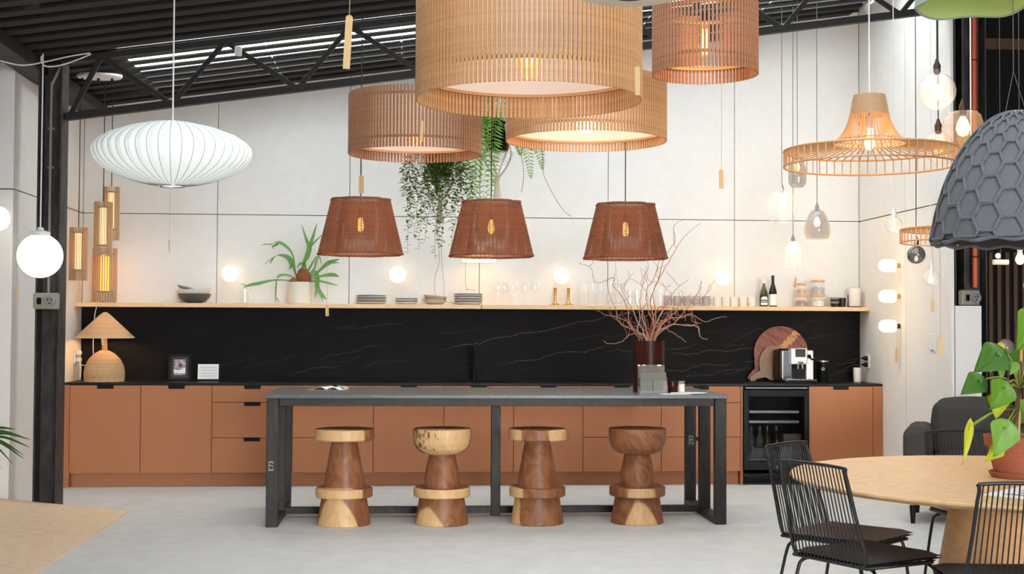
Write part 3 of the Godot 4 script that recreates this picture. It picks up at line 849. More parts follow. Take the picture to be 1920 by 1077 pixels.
func stool_colour(k: int) -> Callable:
	var n1 := noise(70 + k, 3.2, 3)
	var n2 := noise(80 + k, 9.0, 3)
	var n3 := noise(90 + k, 40.0, 2)
	var heart := L(156, 102, 66)
	var heart2 := L(124, 74, 46)
	var sap := L(226, 186, 134)
	var sap2 := L(210, 164, 108)
	return func(p: Vector3) -> Color:
		var w := n1.get_noise_3dv(p * V(1, 0.5, 1))
		var dir := Vector2(-0.28, 0.96)
		var thr := 0.11 + 0.25 * p.y if p.y < 0.197 else (0.16 if p.y > 0.262 and p.y < 0.60 else 0.10)
		if k == 1:
			dir = Vector2(-0.66, 0.75); thr = 0.150 + 0.2 * p.y
			if p.y > 0.45: dir = Vector2(0.0, 1.0); thr = 0.06 - (0.02 if p.y > 0.6 else 0.0) + maxf(0.0, 0.58 - p.y) * 0.6
			elif p.y > 0.18 and p.y < 0.275 and Vector2(p.x, p.z).length() > 0.19: thr = 0.02; dir = Vector2(-0.1, 1.0)
		elif k == 2:
			dir = Vector2(-0.98, 0.16); thr = 0.155
			if p.y > 0.5 and p.x > 0: dir = Vector2(0.86, 0.5); thr = 0.165
			elif p.y > 0.5: dir = Vector2(-0.94, 0.35); thr = 0.185
		elif k == 3:
			dir = Vector2(0.08, 1.0); thr = 0.150 + 0.12 * p.y
			if p.y > 0.3: thr = 0.4
			elif p.y > 0.18: thr = 0.178
		var s := Vector2(p.x, p.z).dot(dir) - thr + w * 0.03
		var ring := 0.5 + 0.5 * sin((w * 3.0 + n2.get_noise_3dv(p * V(1, 0.25, 1)) * 0.7 + p.x * 6.0 + p.y * 2.0) * 7.0)
		var fine := n3.get_noise_3dv(p * V(1, 0.12, 1)) * 0.14
		var hc := heart.lerp(heart2, clampf(ring * 0.75 + n2.get_noise_3dv(p) * 0.3, 0.0, 1.0))
		var sc := sap.lerp(sap2, clampf(ring * 0.4 + 0.1, 0.0, 1.0))
		if k == 1 and p.y > 0.48 and p.x < -0.03 and p.z > 0.0 and n2.get_noise_3dv(p * 2.5) > 0.12 + (p.x + 0.2) * 1.2: sc = L(134, 92, 56)
		var c := hc.lerp(sc, smoothstep(-0.006, 0.006, s))
		return Color(c.r * (1.0 + fine), c.g * (1.0 + fine), c.b * (1.0 + fine))
func dense(pr: Array, step := 0.012) -> Array:
	var out := [pr[0]]
	for k in pr.size() - 1:
		var m := maxi(1, int(pr[k].distance_to(pr[k + 1]) / step))
		for j in m: out.append((pr[k] as Vector2).lerp(pr[k + 1], float(j + 1) / m))
	return out
func stool(k: int, x: float, kind: int, label: String) -> void:
	var t := thing("wooden_stool", label, "stool", V(x, 0, -9.70), 0.0, "carved stools at the bar table")
	var cf := stool_colour(k)
	var seat := [Vector2(0, 0.602), Vector2(0.205, 0.602), Vector2(0.212, 0.610), Vector2(0.212, 0.672), Vector2(0.206, 0.680), Vector2(0, 0.680)]
	var neck := [Vector2(0.142, 0.262), Vector2(0.136, 0.34), Vector2(0.112, 0.48), Vector2(0.088, 0.604)]
	if kind == 1:
		seat = [Vector2(0, 0.492), Vector2(0.10, 0.494), Vector2(0.15, 0.510), Vector2(0.185, 0.540), Vector2(0.203, 0.58), Vector2(0.209, 0.63), Vector2(0.209, 0.675), Vector2(0.204, 0.682), Vector2(0, 0.682)]
		neck = [Vector2(0.130, 0.262), Vector2(0.126, 0.34), Vector2(0.108, 0.43), Vector2(0.093, 0.496)]
	var ring := [Vector2(0.14, 0.197), Vector2(0.197, 0.197), Vector2(0.203, 0.203), Vector2(0.203, 0.256), Vector2(0.197, 0.262), Vector2(0.12, 0.262)]
	var base := [Vector2(0, 0), Vector2(0.188, 0), Vector2(0.192, 0.006), Vector2(0.160, 0.199)]
	for q in [["seat", seat], ["neck", neck], ["foot_ring", ring], ["base", base]]:
		part(t, q[0], B().lathe(dense(q[1], 0.010), 144, Vector3.ZERO, Basis(), cf).mesh(), M.carved_wood)

# ---------------------------------------------------------------- things on the bar table
func build_island_items() -> void:
	var y := 0.9315
	var mg := thing("open_magazine", "open magazine lying on the left of the bar table", "magazine", V(-0.585, y, -10.33), -0.25)
	for s in [-1, 1]:
		var rows := []
		for i in 7:
			var u := i / 6.0
			var r := []
			for j in 5: r.append(V(s * u * 0.15, 0.002 + 0.022 * sin(minf(u * 1.5, 1.0) * PI) * (1 - u * 0.4), (j / 4.0 - 0.5) * 0.27))
			rows.append(r)
		part(mg, "page_block", B().grid(rows).mesh(), M.paper)
		for k in 3: part(mg, "printed_picture", B().box(V(s * (0.05 + 0.04 * k), 0.024 - 0.006 * k, -0.05 + 0.05 * k), V(0.035, 0.001, 0.06), 0.0, Basis(Vector3.BACK, -s * 0.14)).mesh(), [M.ceramic_grey, M.ceramic_slate, M.kraft][k])
	part(mg, "cover", B().box(V(0, 0.001, 0), V(0.30, 0.002, 0.27)).mesh(), M.ceramic_sand)
	var vs := thing("amber_vase", "dark amber glass cylinder vase on the right of the bar table", "vase", V(1.80, y, -10.0))
	part(vs, "glass_wall", B().lathe([Vector2(0, 0), Vector2(0.112, 0), Vector2(0.118, 0.008), Vector2(0.118, 0.384), Vector2(0.112, 0.384), Vector2(0.112, 0.02), Vector2(0, 0.02)], 40).mesh(), M.amber_glass)
	# curly willow
	var paths := [[[0, 0], [-18, -8], [-40, -38], [-85, -52], [-92, -58]], [[-18, -8], [-55, -35], [-60, -60], [-72, -85], [-78, -118]], [[-12, 0], [-36, -30], [-38, -58], [-52, -90], [-64, -105], [-62, -122], [-95, -112], [-105, -140], [-128, -150]],
		[[-5, 0], [-22, -40], [-30, -62], [-44, -85], [-58, -120], [-62, -155]], [[4, 0], [8, -40], [4, -80], [18, -120], [30, -160], [50, -190], [48, -220], [70, -235]], [[8, 0], [14, -50], [10, -90], [24, -125], [44, -158], [70, -200], [104, -228]],
		[[6, 0], [30, -40], [60, -45], [80, -52], [105, -38], [130, -45], [150, -48]], [[10, 0], [40, -30], [70, -30], [92, -28], [95, -10], [108, -4]], [[2, 0], [18, -60], [40, -65], [60, -62], [90, -58], [92, -40], [106, -36]],
		[[0, 0], [6, -30], [-6, -60], [-10, -95], [4, -120], [14, -160], [8, -195]], [[4, 0], [26, -55], [42, -80], [58, -100], [86, -120]], [[-4, 0], [-24, -20], [-20, -44], [-28, -68], [-36, -92]], [[6, 0], [28, -25], [42, -18], [60, -8], [70, 2]],
		[[-6, 0], [-30, -14], [-48, 0], [-70, 6], [-82, 0]], [[8, 0], [36, -48], [52, -40], [68, -55], [72, -40]], [[2, 0], [10, -26], [22, -50], [34, -70], [30, -92], [44, -108]], [[-2, 0], [-8, -40], [-18, -70], [-14, -104], [-6, -130]],
		[[10, 0], [50, -35], [74, -62], [96, -90], [104, -116]], [[10, -2], [32, -40], [64, -64], [84, -66], [110, -90], [120, -110]], [[0, 0], [-12, -50], [-2, -84], [-16, -112], [-4, -140], [-10, -160]], [[4, 0], [18, -34], [36, -44], [46, -70], [70, -74], [100, -70]]]
	var r := RandomNumberGenerator.new()
	r.seed = 77
	var sc := 0.00396
	for k in paths.size():
		var pts := []
		var zz := r.randf_range(-0.05, 0.05)
		var dz := r.randf_range(-0.04, 0.04)
		pts.append(V(paths[k][0][0] * sc * 0.4, 0.03, -zz * 0.5))
		for i in paths[k].size():
			var q: Array = paths[k][i]
			pts.append(V(clampf(q[0] * sc, -0.095, 0.095) if i == 0 else q[0] * sc, 0.38 - q[1] * sc, zz + dz * i + r.randf_range(-0.02, 0.02)))
		var line := smooth_line(pts, 6)
		for i in line.size(): line[i] += V(r.randf_range(-1, 1), r.randf_range(-1, 1), r.randf_range(-1, 1)) * (0.0035 if i > 6 else 0.0)
		var rad := []
		for i in line.size(): rad.append(lerpf(0.0052, 0.0016, float(i) / line.size()))
		var o := thing("willow_branch", "bare curly willow branch in the amber vase", "branch", V(1.80, y, -10.0), 0.0, "willow branches in the amber vase")
		part(o, "stem", B().tube(line, rad, 6).mesh(), M.willow_pale if k % 4 == 3 else M.willow)
		for s in 3:
			var i0 := r.randi_range(7, maxi(8, line.size() - 3))
			if i0 >= line.size(): continue
			var p: Vector3 = line[i0]
			var tw := [p]
			var d := V(r.randf_range(-1, 1), r.randf_range(0.1, 1.0), r.randf_range(-0.5, 0.5)).normalized()
			for j in 5:
				p += d * 0.032
				d = (d + V(r.randf_range(-0.8, 0.8), r.randf_range(-0.4, 0.7), r.randf_range(-0.4, 0.4))).normalized()
				tw.append(p)
			part(o, "twig", B().tube(smooth_line(tw, 3), 0.0016, 5).mesh(), M.willow)
	var hd := thing("brochure_holder", "clear acrylic brochure holder with grey leaflets before the vase", "holder", V(1.79, y, -9.80))
	for z in [-0.05, 0.0, 0.05]: part(hd, "acrylic_wall", B().box(V(0, 0.075 - z * 0.6, z), V(0.20, 0.15 - z * 1.1, 0.004)).mesh(), M.pane_mid)
	for x in [-0.10, 0.10]: part(hd, "acrylic_side", B().box(V(x, 0.06, 0.0), V(0.004, 0.12, 0.105)).mesh(), M.pane_mid)
	part(hd, "leaflet", B().box(V(0.003, 0.078, 0.028), V(0.19, 0.15, 0.012), 0.001, Basis(Vector3.RIGHT, -0.12)).mesh(), mat("leaflet_sage", S(120, 122, 112), 0.7))
	part(hd, "leaflet", B().box(V(-0.06, 0.06, 0.066), V(0.075, 0.075, 0.003)).mesh(), mat("leaflet_grey", S(132, 134, 124), 0.7))
	part(hd, "leaflet", B().box(V(0.03, 0.06, 0.066), V(0.075, 0.075, 0.003)).mesh(), M.leaflet_grey)
	part(hd, "leaflet", B().box(V(-0.01, 0.10, -0.03), V(0.16, 0.17, 0.004)).mesh(), M.smoked)
	var cd := thing("candle_jar", "amber glass candle jar with a small flame beside the brochure holder", "candle", V(1.955, y, -9.86))
	part(cd, "jar", B().lathe([Vector2(0, 0), Vector2(0.032, 0), Vector2(0.034, 0.004), Vector2(0.034, 0.085), Vector2(0.031, 0.085), Vector2(0.031, 0.008), Vector2(0, 0.008)], 24).mesh(), M.amber_glass)
	part(cd, "wax", B().lathe([Vector2(0, 0.009), Vector2(0.030, 0.009), Vector2(0.030, 0.04), Vector2(0, 0.04)], 20).mesh(), M.ceramic_sand)
	part(cd, "flame", B().lathe([Vector2(0, 0.045), Vector2(0.007, 0.055), Vector2(0.005, 0.07), Vector2(0, 0.082)], 12).mesh(), M.bulb_warm)
	omni(cd, V(0, 0.066, 0), 0.004, Color(1, 0.55, 0.2), 0.008)
	var c2 := thing("candle_glass", "small clear candle glass with a cream label beside the amber jar", "candle", V(2.015, y, -9.84))
	part(c2, "glass_wall", B().lathe([Vector2(0, 0), Vector2(0.024, 0), Vector2(0.024, 0.088), Vector2(0.022, 0.088), Vector2(0.022, 0.006), Vector2(0, 0.006)], 20).mesh(), M.pane_mid)
	part(c2, "label_wrap", B().lathe([Vector2(0.0245, 0.008), Vector2(0.0245, 0.066)], 20, Vector3.ZERO, Basis(), null, 2.4, -1.2).mesh(), M.paper)
	part(c2, "wax", B().lathe([Vector2(0, 0.007), Vector2(0.0215, 0.007), Vector2(0.0215, 0.06), Vector2(0, 0.06)], 20).mesh(), M.ceramic_sand)
	var k := 0
	for q in [[1.93, -9.66, 0.1, "white paper sheet lying before the brochure holder"], [2.08, -9.80, -0.4, "white paper sheet beside the candle jars"], [2.02, -9.72, -0.15, "white paper sheet on top of the other two sheets"]]:
		solo("paper_sheet", B().box(V(0, 0.001, 0), V(0.21, 0.002, 0.15)).mesh(), M.paper, q[3], "paper", V(q[0], y + 0.0022 * k, q[1]), V(0, q[2], 0))
		k += 1

# ---------------------------------------------------------------- on the shelf
const SY := 1.6145
const SZ := -12.43
func plate_profile(r: float) -> Array:
	return [Vector2(0, 0), Vector2(r * 0.62, 0), Vector2(r * 0.66, 0.003), Vector2(r * 0.95, 0.014), Vector2(r, 0.020), Vector2(r * 0.985, 0.022), Vector2(r * 0.93, 0.018), Vector2(r * 0.64, 0.008), Vector2(0, 0.006)]
func plates(x: float, r: float, count: int, step: float, words: String) -> void:
	var mesh := B().lathe(plate_profile(r), 40).mesh()
	for k in count:
		var where: String = "bottom" if k == 0 else ("top" if k == count - 1 else "in the middle")
		solo("plate", mesh, M.ceramic_white if k % 2 == 0 else M.ceramic_slate, "%s, %s" % [words, ["lowest", "second from below", "third from below", "fourth from below", "fifth from below", "sixth from below", "seventh from below", "eighth from below"][k]], "plate", V(x, SY + step * k, SZ), Vector3.ZERO, words)
func build_shelf_items() -> void:
	# bowls at the left
	var bx := -1.955
	solo("serving_bowl", B().lathe([Vector2(0, 0), Vector2(0.06, 0), Vector2(0.10, 0.018), Vector2(0.135, 0.052), Vector2(0.150, 0.084), Vector2(0.145, 0.086), Vector2(0.128, 0.055), Vector2(0.09, 0.024), Vector2(0, 0.012)], 40).mesh(), M.get("speckled", speckled()), "black speckled bowl under the other bowls on the shelf", "bowl", V(bx, SY, SZ))
	solo("serving_bowl", B().lathe([Vector2(0, 0), Vector2(0.05, 0), Vector2(0.10, 0.02), Vector2(0.14, 0.07), Vector2(0.152, 0.10), Vector2(0.147, 0.10), Vector2(0.13, 0.07), Vector2(0.09, 0.026), Vector2(0, 0.008)], 40).mesh(), M.ceramic_white, "white bowl nested in the black speckled bowl", "bowl", V(bx + 0.005, SY + 0.028, SZ), V(0, 0, 0.10))
	solo("serving_dish", B().lathe([Vector2(0, 0), Vector2(0.11, 0), Vector2(0.128, 0.012), Vector2(0.130, 0.024), Vector2(0.124, 0.024), Vector2(0.115, 0.012), Vector2(0, 0.008)], 40).mesh(), M.ceramic_slate, "dark grey dish tilted on top of the bowls", "dish", V(bx - 0.03, SY + 0.115, SZ), V(0, 0, -0.24))
	var gm := thing("glass_jug", "clear glass mug between the bowls and the staghorn fern", "mug", V(-1.50, SY, SZ))
	part(gm, "glass_wall", B().lathe([Vector2(0, 0), Vector2(0.042, 0), Vector2(0.046, 0.01), Vector2(0.046, 0.125), Vector2(0.043, 0.125), Vector2(0.042, 0.01), Vector2(0, 0.008)], 24).mesh(), M.pane_mid)
	var hp := []
	for k in 9: hp.append(V(0.044 + sin(PI * k / 8.0) * 0.035, 0.065 - cos(PI * k / 8.0) * 0.042, 0))
	part(gm, "handle", B().tube(hp, 0.006, 8).mesh(), M.pane_mid)
	plates(-0.348, 0.140, 6, 0.0125, "grey dinner plate in the first stack of plates")
	plates(-0.025, 0.106, 4, 0.0120, "grey side plate in the small second stack")
	plates(0.545, 0.134, 8, 0.0118, "grey dinner plate in the tall stack right of the bowls")
	var bowl := B().lathe([Vector2(0, 0), Vector2(0.06, 0), Vector2(0.095, 0.02), Vector2(0.110, 0.05), Vector2(0.106, 0.05), Vector2(0.09, 0.022), Vector2(0, 0.008)], 40).mesh()
	solo("pasta_bowl", bowl, M.ceramic_sand, "sand coloured bowl, lower of two between the plate stacks", "bowl", V(0.236, SY, SZ))
	solo("pasta_bowl", bowl, M.ceramic_sand, "sand coloured bowl tilted on top between the plate stacks", "bowl", V(0.236, SY + 0.032, SZ), V(0, 0, -0.09))
	# glasses
	var wine := [Vector2(0, 0), Vector2(0.034, 0.001), Vector2(0.030, 0.004), Vector2(0.005, 0.010), Vector2(0.004, 0.075), Vector2(0.012, 0.088), Vector2(0.036, 0.118), Vector2(0.041, 0.15), Vector2(0.034, 0.215), Vector2(0.0325, 0.215), Vector2(0.039, 0.15), Vector2(0.034, 0.12), Vector2(0.0, 0.092)]
	var wm := B().lathe(wine, 24).mesh()
	var wx := [[0.822, -12.42, "first"], [0.958, -12.42, "second"], [1.075, -12.46, "third"], [1.165, -12.40, "fourth"], [0.89, -12.50, "fifth, set back"]]
	for q in wx: solo("wine_glass", wm, M.pane_mid, "clear wine glass left of the brass candlesticks, %s of the group" % q[2], "glass", V(q[0], SY, q[1]), Vector3.ZERO, "wine glasses left of the candlesticks")
	var tall := B().lathe([Vector2(0, 0), Vector2(0.034, 0), Vector2(0.036, 0.006), Vector2(0.040, 0.11), Vector2(0.038, 0.11), Vector2(0.034, 0.01), Vector2(0, 0.008)], 24).mesh()
	for k in 5:
		for l in 2: solo("tumbler", tall, M.pane_mid, "clear tumbler right of the candlesticks, number %s from the left, %s" % [["one", "two", "three", "four", "five"][k], "lower row" if l == 0 else "stacked above"], "glass", V(1.62 + 0.083 * k, SY + l * 0.1005, SZ), Vector3.ZERO, "two rows of stacked tumblers")
	var short := B().lathe([Vector2(0, 0), Vector2(0.030, 0), Vector2(0.031, 0.005), Vector2(0.032, 0.148), Vector2(0.030, 0.15), Vector2(0.029, 0.01), Vector2(0, 0.008)], 24).mesh()
	for k in 5: solo("water_glass", short, M.pane_mid, "clear straight water glass left of the grey mugs, number %s from the left" % ["one", "two", "three", "four", "five"][k], "glass", V(2.055 + 0.072 * k, SY, SZ + (0.03 if k % 2 == 0 else -0.02)), Vector3.ZERO, "straight water glasses")
	for q in [[1.362, "left"], [1.488, "right"]]:
		var cs := thing("candlestick", "brass candlestick below the bright wall globe, %s one" % q[1], "candlestick", V(q[0], SY, -12.50))
		part(cs, "base", B().lathe([Vector2(0, 0), Vector2(0.058, 0), Vector2(0.058, 0.004), Vector2(0.03, 0.012), Vector2(0.014, 0.03), Vector2(0.010, 0.05), Vector2(0, 0.05)], 28).mesh(), M.brass)
		part(cs, "stem", B().lathe([Vector2(0, 0.048), Vector2(0.010, 0.048), Vector2(0.012, 0.13), Vector2(0.016, 0.16), Vector2(0.012, 0.165), Vector2(0, 0.165)], 20).mesh(), M.brass)
	# mugs
	for k in 10:
		var grey := k < 5
		var x: float = 2.418 + 0.090 * k if grey else 2.885 + 0.082 * (k - 5)
		var h := 0.096 if grey else 0.088
		var mg := thing("mug", "%s mug in the row below the right wall globe, number %s from the left" % ["grey stoneware" if grey else "white porcelain", ["one", "two", "three", "four", "five"][k % 5]], "mug", V(x, SY, SZ), -0.9 if grey else 0.9, "grey mugs" if grey else "white mugs")
		part(mg, "cup", B().lathe([Vector2(0, 0), Vector2(0.034, 0), Vector2(0.037, 0.005), Vector2(0.038, h), Vector2(0.034, h), Vector2(0.033, 0.01), Vector2(0, 0.008)], 28).mesh(), M.ceramic_grey if grey else M.ceramic_white)
		var q := []
		for j in 9: q.append(V(0.036 + sin(PI * j / 8.0) * 0.026, h * 0.5 - cos(PI * j / 8.0) * 0.03, 0))
		part(mg, "handle", B().tube(q, 0.005, 8).mesh(), M.ceramic_grey if grey else M.ceramic_white)
	# wine bottles
	for q in [[3.330, 0.262, "green wine bottle with a black and white label on the shelf", "bottle_green", "ceramic_black"], [3.418, 0.296, "dark red wine bottle with a white label on the shelf", "bottle_dark", "paper"]]:
		var h: float = q[1]
		var bt := thing("wine_bottle", q[2], "bottle", V(q[0], SY, SZ))
		part(bt, "glass_body", B().lathe([Vector2(0, 0), Vector2(0.036, 0), Vector2(0.0385, 0.004), Vector2(0.0385, h * 0.42), Vector2(0.034, h * 0.52), Vector2(0.020, h * 0.68), Vector2(0.0135, h * 0.78), Vector2(0.0135, h * 0.97), Vector2(0, h * 0.97)], 28).mesh(), M[q[3]])
		part(bt, "wine", B().lathe([Vector2(0, 0.005), Vector2(0.035, 0.005), Vector2(0.036, h * 0.41), Vector2(0.02, h * 0.62), Vector2(0, h * 0.62)], 24).mesh(), mat("wine_" + q[3], S(94, 88, 24) if q[3] == "bottle_green" else S(20, 10, 12), 0.4))
		part(bt, "foil_cap", B().lathe([Vector2(0.0142, h * 0.84), Vector2(0.0148, h * 0.99), Vector2(0.012, h), Vector2(0, h)], 16).mesh(), M.ceramic_white if q[3] == "bottle_green" else M.ceramic_black)
		var lb := part(bt, "paper_label", B().lathe([Vector2(0.0392, 0.012), Vector2(0.0392, h * 0.40)], 24, Vector3.ZERO, Basis(), null, 3.6, -1.9).mesh(), M[q[4]])
		if q[4] == "ceramic_black":
			part(lb, "label_band", B().lathe([Vector2(0.0396, 0.016), Vector2(0.0396, 0.038)], 20, Vector3.ZERO, Basis(), null, 1.9, -1.0).mesh(), M.paper)
			part(lb, "label_band", B().lathe([Vector2(0.0396, 0.048), Vector2(0.0396, 0.055)], 20, Vector3.ZERO, Basis(), null, 1.9, -1.0).mesh(), M.paper)
			var arch := B()
			for j in 7: arch.lathe([Vector2(0.0396, 0.066 + 0.004 * j), Vector2(0.0396, 0.0702 + 0.004 * j)], 16, Vector3.ZERO, Basis(), null, 1.8 * sqrt(1.0 - pow(j / 7.0, 2.0)), -0.05 - 0.9 * sqrt(1.0 - pow(j / 7.0, 2.0)))
			part(lb, "label_arch", arch.mesh(), M.paper)
	# jars
	for q in [[3.690, 0.0, 0.058, 0.096, "glass jar of nuts with a wooden lid, lower left of four jars", "jar_nuts", S(150, 84, 60)], [3.690, 0.118, 0.043, 0.085, "small glass jar of pasta with a wooden lid, upper left of four jars", "jar_pasta", S(198, 160, 106)],
		[3.850, 0.0, 0.068, 0.098, "glass jar of sugar with a wooden lid, lower right of four jars", "jar_sugar", S(226, 216, 204)], [3.850, 0.120, 0.064, 0.115, "large glass jar with a wooden lid, upper right of four jars", "jar_pods", S(170, 166, 172)]]:
		var j := thing("storage_jar", q[4], "jar", V(q[0], SY + q[1], SZ))
		var r: float = q[2]
		var h: float = q[3]
		part(j, "glass_wall", B().lathe([Vector2(0, 0), Vector2(r * 0.94, 0), Vector2(r, 0.006), Vector2(r, h * 0.86), Vector2(r * 0.92, h), Vector2(r * 0.90, h), Vector2(r * 0.97, h * 0.85), Vector2(r * 0.97, 0.008), Vector2(0, 0.006)], 28).mesh(), M.pane_mid)
		part(j, "lid", B().lathe([Vector2(0, h), Vector2(r * 0.98, h), Vector2(r, h + 0.004), Vector2(r, h + 0.017), Vector2(r * 0.97, h + 0.021), Vector2(0, h + 0.021)], 28).mesh(), M.oak_plain)
		var f := part(j, "filling", B().lathe([Vector2(0, 0.008), Vector2(r * 0.94, 0.008), Vector2(r * 0.95, h * 0.5), Vector2(r * 0.5, h * 0.62), Vector2(0, h * 0.58)], 20).mesh(), mat(q[5], q[6], 0.8))
		f.set_meta("kind", "stuff")
	for k in 4: solo("stacking_cup", B().lathe([Vector2(0, 0), Vector2(0.032, 0), Vector2(0.044, 0.034), Vector2(0.041, 0.034), Vector2(0.03, 0.005), Vector2(0, 0.004)], 28).mesh(), M.ceramic_black if k % 2 == 0 else M.ceramic_slate, "small dark cup in the stack right of the jars, %s from below" % ["first", "second", "third", "fourth"][k], "cup", V(4.008, SY + 0.019 * k, SZ + 0.02), Vector3.ZERO, "stacked dark cups")
	solo("dark_beaker", B().lathe([Vector2(0, 0), Vector2(0.034, 0), Vector2(0.041, 0.088), Vector2(0.038, 0.088), Vector2(0.03, 0.006), Vector2(0, 0.005)], 28).mesh(), M.ceramic_black, "single black beaker between the stacked cups and the white roll", "cup", V(4.088, SY, SZ - 0.02))
	var pr := thing("paper_roll", "white paper towel roll on a holder at the shelf's right end", "paper roll", V(4.205, SY, SZ))
	part(pr, "roll", B().lathe([Vector2(0.018, 0.008), Vector2(0.056, 0.008), Vector2(0.058, 0.012), Vector2(0.058, 0.176), Vector2(0.055, 0.18), Vector2(0.018, 0.18)], 32).mesh(), M.ceramic_white)
	part(pr, "holder_base", B().lathe([Vector2(0, 0), Vector2(0.064, 0), Vector2(0.064, 0.008), Vector2(0, 0.008)], 32).mesh(), M.matt_black)
	part(pr, "holder_rod", B().tube([V(-0.066, 0.004, 0.01), V(-0.066, 0.12, 0.01)], 0.004, 8).mesh(), M.matt_black)
	part(pr, "core", B().lathe([Vector2(0.0, 0.01), Vector2(0.017, 0.01), Vector2(0.017, 0.184), Vector2(0, 0.184)], 16).mesh(), M.kraft)
	# globe wall lamps above the shelf
	for q in [[-1.640, 1.888, "round glowing wall globe above the glass mug"], [-0.112, 1.890, "round glowing wall globe above the first plate stack"], [1.416, 1.892, "round glowing wall globe above the brass candlesticks"], [2.948, 1.890, "round glowing wall globe above the mugs"]]:
		var g := thing("wall_globe_lamp", q[2], "wall lamp", V(q[0], q[1], ZB + 0.115), 0.0, "globe lamps above the shelf")
		part(g, "globe", B().lathe(ball(0.077), 40).mesh(), M.globe_warm)
		part(g, "wall_plate", B().lathe([Vector2(0, 0), Vector2(0.04, 0), Vector2(0.04, 0.025), Vector2(0.02, 0.042), Vector2(0, 0.042)], 24, V(0, 0, -0.112), Basis(Vector3.RIGHT, PI / 2)).mesh(), M.brass)
		omni(g, V(0, 0, 0.0), 0.09, Color(1, 0.82, 0.58), 0.07)
	var wl := thing("scalloped_wall_lamp", "white scalloped glass lamp on the wall behind the middle wicker pendant", "wall lamp", V(0.635, 2.03, -12.30))
	var sp := []
	for k in 9:
		var row := []
		for j in 64:
			var th := TAU * j / 64.0
			var rr := (0.05 + 0.10 * sin(k / 8.0 * PI * 0.55)) * (1.0 + 0.05 * cos(th * 8.0) * k / 8.0)
			row.append(V(sin(th) * rr, 0.11 - 0.13 * k / 8.0, cos(th) * rr))
		sp.append(row)
	part(wl, "shade", B().grid(sp, true).mesh(), glow("shade_glow", Color(1, 0.93, 0.82), 0.75))
	part(wl, "arm", B().tube([V(0, 0.10, 0), V(0, 0.12, -0.14), V(0, 0.12, -0.266)], 0.008, 8).mesh(), M.brass)
	omni(wl, V(0, 0.02, 0), 0.035, Color(1, 0.80, 0.52), 0.05)
func ball(r: float, m := 16) -> Array:
	var a := []
	for k in m + 1: a.append(Vector2(sin(PI * k / m) * r, -cos(PI * k / m) * r))
	a[0].x = 0.0; a[m].x = 0.0
	return a
func speckled() -> StandardMaterial3D:
	var m := mat("speckled", Color.WHITE, 0.4)
	m.albedo_texture = noise_tex(S(24, 24, 24), S(140, 136, 130), 55, 0.25, 2); tri(m, Vector3.ONE * 6.0)
	return m

